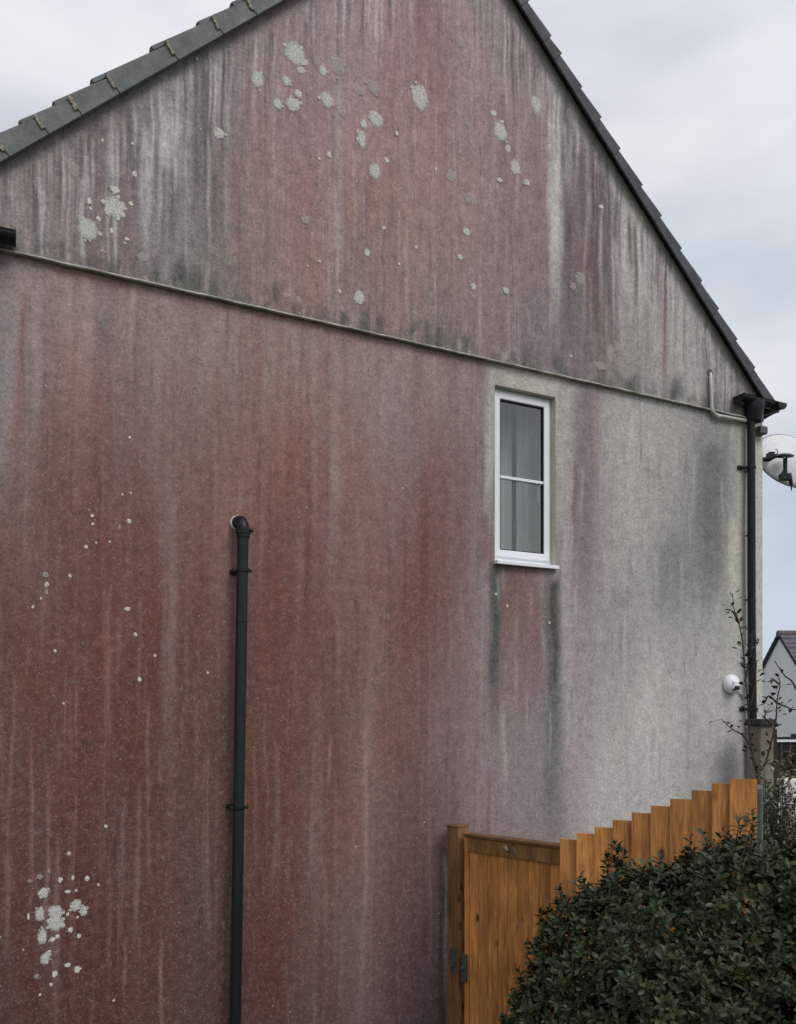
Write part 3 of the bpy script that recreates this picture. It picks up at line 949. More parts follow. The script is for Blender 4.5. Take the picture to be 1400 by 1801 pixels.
for (x, y, ww, hh, kd) in LICH:
    if ww == 0:
        continue
    yd = 440 + (x - 10) * 0.2287
    on_g = y < yd
    u0, z0 = wall(x, y)
    sc_u = (wall(x + 1, y)[0] - u0)
    sc_z = (z0 - wall(x, y + 1)[1])
    ru, rz_ = 0.5 * ww * sc_u, 0.5 * hh * sc_z
    b, edge = MB(), []
    th = 0.0008 + 0.0006 * min(1, ww / 25.0)
    if ww < 9:
        crust(b, edge, 0, 0, ru, rz_, 10, .07, th)
    else:
        crust(b, edge, 0, 0, ru, rz_, 26, .055, th)
        for k in range(int(ww / 7)):
            g = rnd.uniform(0, 6.28)
            q = rnd.uniform(.85, 1.25)
            r_ = rnd.uniform(.12, .3)
            crust(b, edge, ru * q * math.cos(g), rz_ * q * math.sin(g), ru * r_, rz_ * r_, 9, .08, th)
    me = b.mesh('lichen_patch', LM[kd], True)
    a = me.attributes.new('edge', 'FLOAT', 'POINT')
    a.data.foreach_set('value', edge)
    o = link('lichen_patch', me, gable if on_g else lower)
    o.location = (u0, (GT if on_g else 0) - 0.0035, z0)

# ---------------------------------------------------------------- window
win = empty('window', house)
FY0, FY1 = 0.058, 0.125
fw = 0.032


def frame_bars(u0, u1, z0, z1, wl, y0, y1, wb=None):
    b = MB()
    wb = wl if wb is None else wb
    # mitred bars
    o_ = [(u0, z0), (u1, z0), (u1, z1), (u0, z1)]
    i_ = [(u0 + wl, z0 + wb), (u1 - wl, z0 + wb), (u1 - wl, z1 - wl), (u0 + wl, z1 - wl)]
    for k in range(4):
        k2 = (k + 1) % 4
        q = [o_[k], o_[k2], i_[k2], i_[k]]
        b.add([(p[0], y0, p[1]) for p in q] + [(p[0], y1, p[1]) for p in q], [(0, 1, 2, 3), (7, 6, 5, 4), (0, 4, 5, 1), (2, 6, 7, 3)])
    return b


SILL = 0.035
f0, f1, g0, g1 = WU0 + 0.001, WU1 - 0.001, WZ0 + SILL, WZ1 - 0.001
frame_bars(f0, f1, g0, g1, 0.030, FY0, FY1).build('frame', M_UPVC, win, bevel=0.004)
sash = frame_bars(f0 + .024, f1 - .024, g0 + .024, g1 - .024, 0.052, FY0 - 0.016, FY1 - .02, 0.056).build('sash', M_UPVC, win, bevel=0.008)
gu0, gu1, gz0, gz1 = f0 + .076, f1 - .076, g0 + .080, g1 - .076
bead = frame_bars(gu0 - .004, gu1 + .004, gz0 - .004, gz1 + .004, 0.010, FY0 - .010, FY0 + .02)
bead.build('glazing_gasket', M_BLACK, win)
zm = gz0 + (gz1 - gz0) * 0.485
for (za, zb) in ((gz0, zm - .011), (zm + .011, gz1)):
    b = MB()
    b.box((gu0, FY0 + .006, za), (gu1, FY0 + .010, zb))
    b.build('pane', M_GLASS, win)
b = MB()
b.box((gu0 + .003, FY0 - .012, zm - .011), (gu1 - .003, FY0 + .016, zm + .011))
b.build('glazing_bar', M_UPVC, win, bevel=0.003)
b = MB()
sz = WZ0
b.add([(WU0 - .004, -.045, sz - .012), (WU1 + .004, -.045, sz - .012), (WU1 + .004, .14, sz + .004), (WU0 - .004, .14, sz + .004),
       (WU0 - .004, -.045, sz + .016), (WU1 + .004, -.045, sz + .016), (WU1 + .004, .14, sz + .036), (WU0 - .004, .14, sz + .036)],
      [(3, 2, 1, 0), (4, 5, 6, 7), (0, 1, 5, 4), (1, 2, 6, 5), (2, 3, 7, 6), (3, 0, 4, 7)])
b.build('sill', M_UPVC, win, bevel=0.004)
b = MB()
b.box((WU1 - .06, FY1 - .005, g0 + .5), (WU1 - .045, FY1 + .03, g0 + .62))
b.build('handle', M_UPVC, win)

# curtain inside the room: two lengths with a gap
for (ua, ub, yy, lab) in ((WU0 - .05, WU0 + .400, .36, 'grey curtain half drawn behind the left of the upstairs window'), (WU0 + .422, WU1 + .3, .33, 'pale curtain hanging behind the right of the upstairs window')):
    cu = thing('curtain', lab, 'curtain', (P0[0], P0[1], 0), TH, 'curtains in the upstairs window')
    b = MB()
    n = 40
    for i in range(n + 1):
        u = ua + (ub - ua) * i / n
        y = yy + 0.005 * math.sin(i * 0.35) + .0015 * math.sin(i * 1.1)
        b.v += [(u, y, WZ0 - .2), (u, y, WZ1 + .24), (u, y + .004, WZ0 - .2), (u, y + .004, WZ1 + .24)]
    for i in range(n):
        a_, c_ = i * 4, (i + 1) * 4
        b.f += [(a_, c_, c_ + 1, a_ + 1), (a_ + 2, a_ + 3, c_ + 3, c_ + 2), (a_, a_ + 2, c_ + 2, c_), (a_ + 1, c_ + 1, c_ + 3, a_ + 3)]
    b.build('cloth', M_CURT if ua < WU0 else M_CURT2, cu, smooth=True, auto=60)
    b = MB()
    b.tube([(ua, yy + .002, WZ1 + .25), (ub, yy + .002, WZ1 + .25)], .01, 8)
    b.build('curtain_rail', M_UPVC, cu)

# ---------------------------------------------------------------- roof
roof = empty('roof', house)
OV = 0.075          # verge stands this far out from the gable


def slope_frame(side):
    """matrix: x up the slope from the eave end of the verge line, y inwards, z off the slope"""
    if side < 0:
        d = Vector((1, 0, SLL)).normalized()
        ue = U0 - 0.13
    else:
        d = Vector((-1, 0, -SLR)).normalized()
        ue = U1 + 0.015
    o = Vector((ue, 0, float(rake(np.array(ue)))))
    nrm = Vector((-d.z, 0, d.x)) if side < 0 else Vector((d.z, 0, -d.x))
    if nrm.z < 0:
        nrm = -nrm
    M = Matrix(((d.x, 0, nrm.x, o.x), (d.y, 1, nrm.y, o.y), (d.z, 0, nrm.z, o.z), (0, 0, 0, 1)))
    L = (Vector((APU, 0, APZ)) - o).length
    return M, L, d


def s_of(side, px, py):
    M, L, d = slope_frame(side)
    u, z = wall(px, py, OV)
    return (M.inverted() @ Vector((u, -OV, z))).x


# caps of the left verge: joints as read off the photograph, evenly spaced where they cannot be seen
ML, LL, dL = slope_frame(-1)
jl = [s_of(-1, *p) for p in ((14, 268), (83, 228), (140, 193), (207, 155), (310, 97), (388, 50), (448, 18))]
jl = [jl[0] - .30] + jl
while jl[-1] + .32 < LL:
    jl.append(jl[-1] + .32)
jl = [s for s in jl if s > -.2] + [LL]
MR, LR, dR = slope_frame(1)
jr = sorted(s_of(1, *p) for p in ((962, 66), (983, 95), (1015, 157), (1049, 211), (1084, 265), (1121, 331), (1153, 387), (1190, 443), (1224, 502), (1254, 551), (1287, 604), (1318, 655)))
while jr[-1] + .28 < LR:
    jr.append(jr[-1] + .28)
jr = [-.02] + [s for s in jr if s > .1] + [LR]


def verge(side, joints, mat, depth, tilt):
    M, L, d = slope_frame(side)
    for i in range(len(joints) - 1):
        s0, s1 = joints[i], joints[i + 1]
        b = MB()
        e0 = depth + tilt + rnd.uniform(-.004, .004)
        e1 = depth
        out = -OV - (0.012 if True else 0)
        # lower end stands up over the cap below it; open moulding, a top flange folded on to the roof
        A = [(s0 - .012, out, -.014), (s0 - .012, out, e0), (s0 - .012, out + .09, e0 + .008), (s0 - .012, out + .09, e0 - .012), (s0 - .012, out + .016, e0 - .016), (s0 - .012, out + .016, -.014)]
        B = [(s1 + .004, out + .006, -.011), (s1 + .004, out + .006, e1), (s1 + .004, out + .094, e1 + .006), (s1 + .004, out + .094, e1 - .014), (s1 + .004, out + .022, e1 - .018), (s1 + .004, out + .022, -.011)]
        vs_ = [M @ Vector(p) for p in A + B]
        fs = [tuple(range(5, -1, -1)), tuple(range(6, 12))]
        for k in range(6):
            k2 = (k + 1) % 6
            fs.append((k, k2, 6 + k2, 6 + k))
        b.add(vs_, fs)
        b.build('verge_cap', mat, roof, bevel=0.003)
        # course of tiles behind the cap: nose oversails the course below, rolls run up the slope
        s2 = s1 + 0.05
        nn = 40
        b = MB()
        ye = HD
        for j in range(nn + 1):
            y = 0.01 - OV + .02 + (0.62 * j / 24 if j <= 24 else 0.62 + (ye - .62) * (j - 24) / (nn - 24))
            roll = 0.034 * max(0, math.cos((y + .005) * 2 * math.pi / .30)) ** 0.7 if j <= 24 else 0.015
            nose = s0 - .085
            for (s, h) in ((nose, e0 + .002 + roll), (nose, e0 - .020 + roll), (s2, e1 - .035 + roll), (s2, e1 - .008 + roll)):
                b.v.append(tuple(M @ Vector((s, y, h))))
        for j in range(nn):
            a_, c_ = j * 4, (j + 1) * 4
            for k in range(4):
                k2 = (k + 1) % 4
                b.f.append((a_ + k, a_ + k2, c_ + k2, c_ + k))
        b.f += [(0, 1, 2, 3), (nn * 4 + 3, nn * 4 + 2, nn * 4 + 1, nn * 4)]
        b.build('tile_course', mat, roof)
        # mortar-coloured clip at the joint
        if side < 0:
            b = MB()
            hh = depth + tilt
            for k in range(6):
                a0, a1 = k / 6.0, (k + 1) / 6.0
                wd = .016 + .005 * rnd.random()
                b.box((s0 - .020 - wd * .5 + .014 * a0 + rnd.uniform(-.004, .004), out - .004 - rnd.random() * .003, .022 + (hh - .03) * a0), (s0 - .020 + wd * .5 + .014 * a0 + rnd.uniform(-.004, .004), out + .02, .022 + (hh - .03) * a1), M)
            b.build('verge_clip', M_MORTAR, roof)


verge(-1, jl, M_TILE, 0.082, 0.024)
verge(1, jr, M_TILE2, 0.066, 0.024)
# ridge
b = MB()
pts = []
for y in np.linspace(-OV, HD, 18):
    pts.append((APU, y, APZ + 0.075))
b.tube(pts, 0.12, 14)
b.build('ridge', M_TILE2, roof, smooth=True, auto=50)
# dark board under the verge
for side, M, L in ((-1, ML, LL), (1, MR, LR)):
    b = MB()
    b.box((0, -OV + .012, .022), (L, HD, .05), M)
    b.build('undercloak', M_BLACK, roof)

# ---------------------------------------------------------------- rainwater goods
def trough(path_fn, n, r=.050, th=.004, seg=10):
    """half-round channel swept along path_fn(k) -> (centre, side, up)"""
    b = MB()
    prof = []
    for k in range(seg + 1):
        g = math.pi * (k / seg)
        prof.append((-math.cos(g) * r, -math.sin(g) * r))
    inner = [(x * (1 - th / r), y * (1 - th / r)) for x, y in reversed(prof)]
    P = prof + [(r * 1.10, .003)] + [(r * .93, .003)] + inner[1:-1] + [(-r * .93, .003), (-r * 1.10, .003)]
    mlen = len(P)
    for i in range(n + 1):
        c, sd, up = path_fn(i / n)
        for (x, y) in P:
            b.v.append(tuple(Vector(c) + Vector(sd) * x + Vector(up) * y))
    for i in range(n):
        for k in range(mlen):
            k2 = (k + 1) % mlen
            b.f.append((i * mlen + k, i * mlen + k2, (i + 1) * mlen + k2, (i + 1) * mlen + k))
    b.f.append(tuple(reversed(range(mlen))))
    b.f.append(tuple(n * mlen + k for k in range(mlen)))
    return b


def disc_end(c, ax, r, th):
    """half-round stop end"""
    b = MB()
    seg = 12
    ax = Vector(ax)
    side = ax.cross(Vector((0, 0, 1))).normalized()
    ring = [Vector(c) + side * (-math.cos(math.pi * k / seg) * r) - Vector((0, 0, 1)) * (math.sin(math.pi * k / seg) * r) for k in range(seg + 1)]
    ring += [Vector(c) + side * r + Vector((0, 0, .006)), Vector(c) - side * r + Vector((0, 0, .006))]
    n_ = len(ring)
    b.v = [tuple(p - ax * th) for p in ring] + [tuple(p + ax * th) for p in ring]
    b.f = [tuple(reversed(range(n_))), tuple(range(n_, 2 * n_))]
    for k in range(n_):
        b.f.append((k, (k + 1) % n_, n_ + (k + 1) % n_, n_ + k))
    return b


# right: eaves gutter turns the corner on to the gable and drops into the outlet
gt = empty('gutter', house)
GO = 0.085
gz = wall(1322, 701, GO)[1]
ul = wall(1300, 703, GO)[0]
ur = U1 + 0.075
trough(lambda k: ((ul + (ur - ul) * k, -GO, gz), (0, -1, 0), (0, 0, 1)), 6).build('gutter_return', M_BLACK, gt)
trough(lambda k: ((ur, -GO - .056 + (HD + GO) * k, gz - .010), (1, 0, 0), (0, 0, 1)), 8).build('eaves_gutter', M_BLACK, gt)
disc_end((ul, -GO, gz), (1, 0, 0), .062, .006).build('stop_end', M_BLACK, gt)
disc_end((ur, -GO - .058, gz - .008), (0, 1, 0), .056, .007).build('stop_end', M_BLACK, gt)
pu = wall(1320, 850, .055)[0]
b = MB()
b.lathe([(.086, gz - .022), (.088, gz - .050), (.080, gz - .10), (.066, gz - .165), (.060, gz - .19), (.040, gz - .20)], (pu + .030, -GO + .015, 0), (0, 0, 1), 20)
b.build('outlet', M_BLACK, gt, smooth=True, auto=40)
b = MB()
b.box((U1 - .105, -.070, gz - .275), (U1 - .012, .03, gz - .205))
b.build('fascia_end', M_METAL, gt, bevel=.01)

# left: the same return, only its stop end is in the picture
gl_ = empty('gutter', house)
ule = wall(26, 425, GO)[0]
glz = wall(10, 411, GO)[1]
trough(lambda k: ((U0 - .09 + (ule - U0 + .09) * k, -GO, glz), (0, -1, 0), (0, 0, 1)), 6, .052).build('gutter_return', M_BLACK, gl_)
disc_end((ule, -GO, glz), (1, 0, 0), .056, .006).build('stop_end', M_BLACK, gl_)
trough(lambda k: ((U0 - .09, -GO - .056 + (HD + GO) * k, glz - .010), (1, 0, 0), (0, 0, 1)), 8).build('eaves_gutter', M_BLACK, gl_)
b = MB()
dpu = wall(-22, 500, .06)[0]
b.lathe([(.056, glz - .03), (.056, glz - .06), (.045, glz - .15), (.036, glz - .19)], (dpu, -GO + .01, 0), (0, 0, 1), 18)
b.build('outlet', M_BLACK, gl_, smooth=True, auto=40)
b = MB()
b.tube([(dpu, -GO + .02, glz - .17), (dpu - .10, -.055, glz - .5), (dpu - .10, -.055, .05)], .034, 14)
b.build('downpipe', M_BLACK, gl_, smooth=True, auto=60)

# right downpipe with its brackets
dp = empty('downpipe', house)
pl = wall(1324, 1250, .055)[0]
b = MB()
b.tube([(pu, -.062, gz - .19), (pu + (pl - pu) * .3, -.060, 3.6), (pl, -.058, 2.4), (pl, -.058, .05)], .034, 18)
b.build('pipe', M_BLACK, dp, smooth=True, auto=60)
for (x, y) in ((1320, 822), (1324, 1247)):
    u_, z_ = wall(x, y, .055)
    b = MB()
    b.tube([(u_, -.06, z_ - .012), (u_, -.06, z_ + .012)], .042, 18)
    b.box((u_ - .105, -.020, z_ - .016), (u_ - .06, 0.004, z_ + .016))
    b.box((u_ - .085, -.030, z_ - .010), (u_ - .025, -.012, z_ + .010))
    b.box((u_ + .03, -.070, z_ - .010), (u_ + .055, -.05, z_ + .010))
    b.build('bracket', M_BLACK, dp, bevel=.003)
# white cable clipped beside it
b = MB()
cu_ = wall(1314, 900, .01)[0]
cpts = [(cu_ + .004 * math.sin(k * .9), -.008, wall(1314, 755, .01)[1] - k * .19) for k in range(15)]
b.tube(cpts, .013, 8)
b.build('cable', M_UPVC, house, smooth=True)
for k in (2, 5, 8, 11):
    b = MB()
    b.box((cu_ - .02, -.022, cpts[k][2] - .006), (cu_ + .012, 0, cpts[k][2] + .006))
    b.build('cable_clip', M_METAL, house)

# soil pipe in the middle of the wall
sp = empty('soil_pipe', house)
ST = .085
ps = [wall(427.5, 925, ST), wall(421.5, 1420, ST), wall(414, 1801, ST)]
lean = (ps[2][0] - ps[0][0]) / (ps[2][1] - ps[0][1])
topz = ps[0][1]


def pipe_u(z):
    return ps[0][0] + lean * (z - topz)


PR = .035
b = MB()
b.tube([(pipe_u(z), -ST, z) for z in np.linspace(topz - .01, .02, 12)], PR, 24)
b.build('pipe', M_PIPE, sp, smooth=True, auto=60)
b = MB()
bend = [(pipe_u(topz) - .012, .02, topz + .035), (pipe_u(topz) - .010, -.025, topz + .036)]
for k in range(7):
    g = math.pi / 2 * k / 6
    bend.append((pipe_u(topz) - .008 * (1 - k / 6), -.030 - (ST - .030) * math.sin(g), topz - .02 + .056 * math.cos(g)))
bend.append((pipe_u(topz), -ST, topz - .075))
b.tube(bend, [PR + .006] * 2 + [PR + .004] * 6 + [PR + .006] * 2, 20)
b.build('elbow', M_BLACK, sp, smooth=True, auto=50)
b = MB()
b.tube([(pipe_u(topz), -ST, topz - .02), (pipe_u(topz), -ST, topz - .05)], PR + .012, 20)
b.tube([(pipe_u(topz) + .02, -ST - .03, topz - .03), (pipe_u(topz) + .055, -ST - .02, topz - .03)], .012, 10)
b.build('collar', M_BLACK, sp, smooth=True, auto=50)
b = MB()
b.lathe([(.048, -.004), (.048, .004), (.044, .008), (.036, .010)], (pipe_u(topz) - .014, 0, topz + .034), (0, -1, 0), 24)
b.build('wall_flange', M_PALEPIPE, sp, smooth=True, auto=40)
for y in (1003, 1420):
    z_ = wall(424, y, ST)[1]
    u_ = pipe_u(z_)
    b = MB()
    b.tube([(u_, -ST, z_ - .011), (u_, -ST, z_ + .011)], PR + .007, 22)
    b.box((u_ - .060, -.018, z_ - .014), (u_ + .03, .003, z_ + .014))
    b.box((u_ - .012, -.06, z_ - .008), (u_ + .012, -.01, z_ + .008))
    b.box((u_ - .062, -.098, z_ - .010), (u_ - .03, -.070, z_ + .010))
    b.box((u_ + .035, -.10, z_ - .010), (u_ + .058, -.075, z_ + .010))
    b.build('bracket', M_BLACK, sp, bevel=.003)
b = MB()
z_ = wall(424, 1094, ST)[1]
b.tube([(pipe_u(z_), -ST, z_ - .004), (pipe_u(z_), -ST, z_ + .004)], PR + .0025, 24)
b.build('joint_ring', M_BLACK, sp, smooth=True, auto=50)

# overflow pipe out of the gable, down and along to the outlet
op = empty('overflow_pipe', house)
OT = .035
pp = [wall(*p, OT) for p in ((1250, 668), (1251, 690), (1251.5, 712), (1252.5, 722), (1258, 729), (1268, 732), (1290, 736), (1312, 740))]
b = MB()
e0 = wall(1246, 658)
b.tube([(e0[0], .01, e0[1]), (e0[0] + .006, -.018, e0[1] - .004), (pp[0][0], -OT, pp[0][1])] + [(u, -OT, z) for u, z in pp[1:]], .0145, 12)
b.build('pipe', M_PALEPIPE, op, smooth=True, auto=60)
b = MB()
b.lathe([(.036, -.004), (.034, .004), (.02, .006)], (e0[0] + .002, GT - .001, e0[1] + .006), (0, -1, 0), 16)
b.build('wall_hole', M_METAL, op)
b = MB()
q = wall(1262, 731, OT)
b.tube([(q[0] - .012, -OT, q[1] + .0005), (q[0] + .02, -OT, q[1] - .006)], .0185, 12)
b.build('elbow_socket', M_PALEPIPE, op, smooth=True, auto=50)

# ---------------------------------------------------------------- wall light
lu, lz = wall(1288, 1203, .03)
lt = thing('bulkhead_light', 'round white outdoor wall light with a dark sensor face beside the downpipe', 'wall light', (P0[0] + lu * c26, P0[1] + lu * s26, 0), TH)
b = MB()
b.lathe([(.070, 0), (.082, .006), (.084, .030), (.078, .050), (.060, .066), (.030, .074), (.004, .076)], (0, .002, lz), (0, -1, 0), 32)
b.build('housing', M_UPVC, lt, smooth=True, auto=50)
b = MB()
b.box((-.045, -.090, lz - .048), (.030, -.040, lz + .030))
b.build('sensor_box', M_UPVC, lt, bevel=.014)
b = MB()
b.box((-.038, -.094, lz - .053), (.023, -.055, lz - .016))
b.build('sensor_lens', M_BLACK, lt, bevel=.008)
b = MB()
b.tube([(.05, -.02, lz - .02), (.11, -.014, lz - .07), (.16, -.012, lz - .12)], .007, 8)
b.build('cable', M_UPVC, lt, smooth=True)

# ---------------------------------------------------------------- gate, post and fence
gp0 = Vector((at(806, 1452, 5.62).x, 5.62, 0))
gA = Vector(((822 - 700) / FPX * 5.55, 5.55, 0))
gB = Vector(((990 - 700) / FPX * 4.90, 4.90, 0))
gdir = (gB - gA).normalized()
gang = math.atan2(gdir.y, gdir.x)

post = thing('gate_post', 'brown timber gate post standing against the stained wall', 'post', (gp0.x, gp0.y, 0), gang)
ptop = EYE - (1453 - HOR) / FPX * 5.62
b = MB()
b.box((-.066, -.05, -.3), (.050, .05, ptop))
b.build('shaft', M_POST, post, bevel=.006)
b = MB()
b.box((-.070, -.054, ptop - .001), (.054, .054, ptop + .010))
b.build('post_top', M_POST, post, bevel=.005)
b = MB()
b.box((-.02, -.062, ptop - 1.02), (.045, -.048, ptop - .84))
b.box((.0, -.085, ptop - .97), (.020, -.055, ptop - .93))
b.build('latch_keep', M_METAL, post, bevel=.003)

gate = thing('gate', 'stained wooden board gate hung between the post and the stepped fence', 'gate', (gA.x, gA.y, 0), gang)
gl = (gB - gA).length
zA = EYE - (1466 - HOR) / FPX * 5.55
zB = EYE - (1487 - HOR) / FPX * 4.90
gb = .06
nb = 9
bw = (gl - .035) / nb
for i in range(nb):
    u0 = .03 + i * bw
    ztop = zA + (zB - zA) * (u0 / gl) - .02
    b = MB()
    y0 = rnd.uniform(-.0015, .0015)
    g_ = .0016
    # tongued board with chamfered long edges
    prof = [(u0 + g_, -.004 + y0), (u0 + .006, -.011 + y0), (u0 + bw - .006, -.011 + y0), (u0 + bw - g_, -.004 + y0), (u0 + bw - g_, .010), (u0 + g_, .010)]
    vs_ = [(x, y, gb) for x, y in prof] + [(x, y, ztop) for x, y in prof]
    fs = [tuple(reversed(range(6))), tuple(range(6, 12))] + [(k, (k + 1) % 6, 6 + (k + 1) % 6, 6 + k) for k in range(6)]
    b.add(vs_, fs)
    b.build('board', M_FENCE, gate)
b = MB()
b.box((-.002, -.028, gb), (.030, .045, zA - .012))
b.build('stile', M_FENCE, gate, bevel=.004)
sh = (zB - zA) / gl
b = MB()


def sheared(b, x0, x1, y0, y1, z0, z1):
    vs_ = [(x, y, z + sh * x) for z in (z0, z1) for (x, y) in ((x0, y0), (x1, y0), (x1, y1), (x0, y1))]
    b.add(vs_, [(3, 2, 1, 0), (4, 5, 6, 7), (0, 1, 5, 4), (1, 2, 6, 5), (2, 3, 7, 6), (3, 0, 4, 7)])
    return b


sheared(b, .0305, gl + .01, -.030, -.012, zA - .118, zA - .020)
b.build('top_rail', M_RAIL, gate, bevel=.004)
b = MB()
sheared(b, -.004, gl + .012, -.042, .045, zA - .018, zA + .006)
b.build('capping', M_POST, gate, bevel=.006)
b = MB()
b.tube([(.40, -.033, zA + sh * .4 - .05), (.41, -.050, zA + sh * .4 - .056), (.425, -.052, zA + sh * .42 - .075)], [.018, .016, .012], 10)
b.build('bracket_catch', M_STONE, gate, smooth=True)
b = MB()
b.add([(.455, -.032, zA - .03), (.475, -.032, zA - .03), (.50, -.034, zA - .075), (.485, -.034, zA - .078), (.455, -.04, zA - .03), (.475, -.04, zA - .03), (.50, -.042, zA - .075), (.485, -.042, zA - .078)],
      [(3, 2, 1, 0), (4, 5, 6, 7), (0, 1, 5, 4), (1, 2, 6, 5), (2, 3, 7, 6), (3, 0, 4, 7)])
b.build('catch_strap', M_STONE, gate)
b = MB()
b.box((-.008, -.050, zA - 1.02), (.034, -.028, zA - .83))
b.tube([(.012, -.05, zA - .92), (.012, -.075, zA - .92)], .014, 12)
b.build('latch', M_METAL, gate, bevel=.003)

# stepped feather-edge fence climbing the bank
fx = [986.6, 1015.6, 1046.9, 1078.6, 1112, 1145.4, 1179.3, 1217.3, 1252.6, 1284, 1325]
fy = [1475.4, 1464.5, 1453.7, 1441, 1428, 1416.5, 1404.3, 1390, 1377.5, 1369.5]
F0 = Vector((.987, 4.83, 0))
fd = Vector((.88, -.475, 0)).normalized()


def fence_s(x):
    k = (x - 700) / FPX
    return (k * F0.y - F0.x) / (fd.x - k * fd.y)


fence = thing('fence', 'orange-brown feather-edge board fence stepping up beside the gate', 'fence', (F0.x, F0.y, 0), math.atan2(fd.y, fd.x))
fs_ = [fence_s(x) for x in fx]
for i in range(10):
    s0, s1 = fs_[i], fs_[i + 1]
    Yb = F0.y + fd.y * s0
    zt = EYE - (fy[i] - HOR) / FPX * Yb
    gxy = F0 + fd * s0
    zb = float(terrain(np.array(gxy.x), np.array(gxy.y))) - .1
    b = MB()
    ov = .018
    tk0, tk1 = .020, .007                     # thick edge left, laps over its neighbour
    dy = rnd.uniform(-.002, .002)
    dz = rnd.uniform(-.003, .003)
    vs_ = []
    for z in (zb, zt):
        zz0 = z if z == zb else z + rnd.uniform(-.002, .002)
        vs_ += [(s0, -tk0 + dy, zz0), (s0 + (s1 - s0) * .45, -(tk0 * .62) + dy - .001, zz0), (s1 + ov, -tk1 + .003, zz0), (s1 + ov, .004, zz0), (s0, .004 if i == 0 else -.003, zz0)]
    b.add(vs_, [tuple(reversed(range(5))), tuple(range(5, 10))] + [(k, (k + 1) % 5, 5 + (k + 1) % 5, 5 + k) for k in range(5)])
    b.build('board', M_FENCE, fence)
for k, dz_ in enumerate((-.28, -.95, -1.5)):
    b = MB()
    s0, s1 = fs_[0] + .02, fs_[-1]
    z0_ = EYE - (fy[0] - HOR) / FPX * F0.y + dz_
    z1_ = EYE - (fy[-1] - HOR) / FPX * (F0.y + fd.y * s1) + dz_
    vs_ = [(s, y, z + a_) for a_ in (-.04, .04) for (s, y, z) in ((s0, .005, z0_), (s1, .005, z1_), (s1, .055, z1_), (s0, .055, z0_))]
    b.add(vs_, [(3, 2, 1, 0), (4, 5, 6, 7), (0, 1, 5, 4), (1, 2, 6, 5), (2, 3, 7, 6), (3, 0, 4, 7)])
    b.build('rail', M_RAIL, fence)
b = MB()
b.box((fs_[0] - .004, .004, 0), (fs_[0] + .095, .10, EYE - (1484 - HOR) / FPX * 4.85))
b.build('fence_post', M_POST, fence, bevel=.004)
# concrete post at the far end
se = fs_[-1] + .012
pe = F0 + fd * (se + .02) + Vector((.02, .05, 0))
cp = thing('concrete_post', 'grey concrete fence post at the end of the stepped fence', 'post', (pe.x, pe.y, 0), math.atan2(fd.y, fd.x))
b = MB()
zt = EYE - (1380 - HOR) / FPX * pe.y
b.add([(-.035, -.03, .2), (.022, -.03, .2), (.022, .03, .2), (-.035, .03, .2), (-.03, -.026, zt - .02), (.016, -.026, zt - .02), (.016, .026, zt), (-.03, .026, zt)],
      [(3, 2, 1, 0), (4, 5, 6, 7), (0, 1, 5, 4), (1, 2, 6, 5), (2, 3, 7, 6), (3, 0, 4, 7)])
b.build('shaft', M_CONC, cp, bevel=.005)

# ---------------------------------------------------------------- leaves
def leaf_mesh(name, mat, Lf=.05, Wf=.022, fold=.35, droop=.25):
    b = MB()
    ks = [0, .12, .35, .62, .85, 1.0]
    ws = [.10, .55, .92, 1.0, .62, .05]
    for k, wv in zip(ks, ws):
        z = -droop * Lf * k * k
        hw = Wf * .5 * wv
        b.v += [(-hw, k * Lf, z + hw * fold), (0, k * Lf, z), (hw, k * Lf, z + hw * fold)]
    for i in range(5):
        a_ = i * 3
        b.f += [(a_, a_ + 1, a_ + 4, a_ + 3), (a_ + 1, a_ + 2, a_ + 5, a_ + 4)]
    me = b.mesh(name, mat, True)
    return me, np.array(b.v), b.f


def scatter(name, mats, xf, lv, lf, mat, parent, seed, kind='stuff'):
    """one mesh of leaves placed by 4x4 matrices, with a tone per leaf"""
    rs = np.random.RandomState(seed)
    A = np.array(xf)
    n_, m_ = len(A), len(lv)
    hv = np.concatenate([lv, np.ones((m_, 1))], 1)
    co = np.einsum('nij,mj->nmi', A, hv)[:, :, :3].reshape(-1, 3)
    q = (np.array(lf)[None] + (np.arange(n_) * m_)[:, None, None]).reshape(-1, 4)
    me = bpy.data.meshes.new(name)
    me.vertices.add(len(co))
    me.vertices.foreach_set('co', co.reshape(-1))
    me.loops.add(q.size)
    me.loops.foreach_set('vertex_index', q.reshape(-1).astype(np.int32))
    me.polygons.add(len(q))
    me.polygons.foreach_set('loop_start', np.arange(0, q.size, 4))
    me.update(calc_edges=True)
    a = me.attributes.new('tone', 'FLOAT', 'POINT')
    a.data.foreach_set('value', np.repeat(rs.rand(n_), m_))
    me.polygons.foreach_set('use_smooth', np.ones(len(q), bool))
    me.materials.append(mat)
    o = link(name, me, parent)
    if kind:
        o['kind'] = kind
    return o


def basis(dirv, up_hint, roll, scale):
    y = dirv.normalized()
    x = y.cross(up_hint)
    if x.length < 1e-4:
        x = y.orthogonal()
    x.normalize()
    z = x.cross(y)
    cr_, sr_ = math.cos(roll), math.sin(roll)
    x2 = x * cr_ + z * sr_
    z2 = z * cr_ - x * sr_
    return Matrix(((x2.x, y.x, z2.x, 0), (x2.y, y.y, z2.y, 0), (x2.z, y.z, z2.z, 0), (0, 0, 0, 1))) @ Matrix.Diagonal((scale, scale, scale, 1))


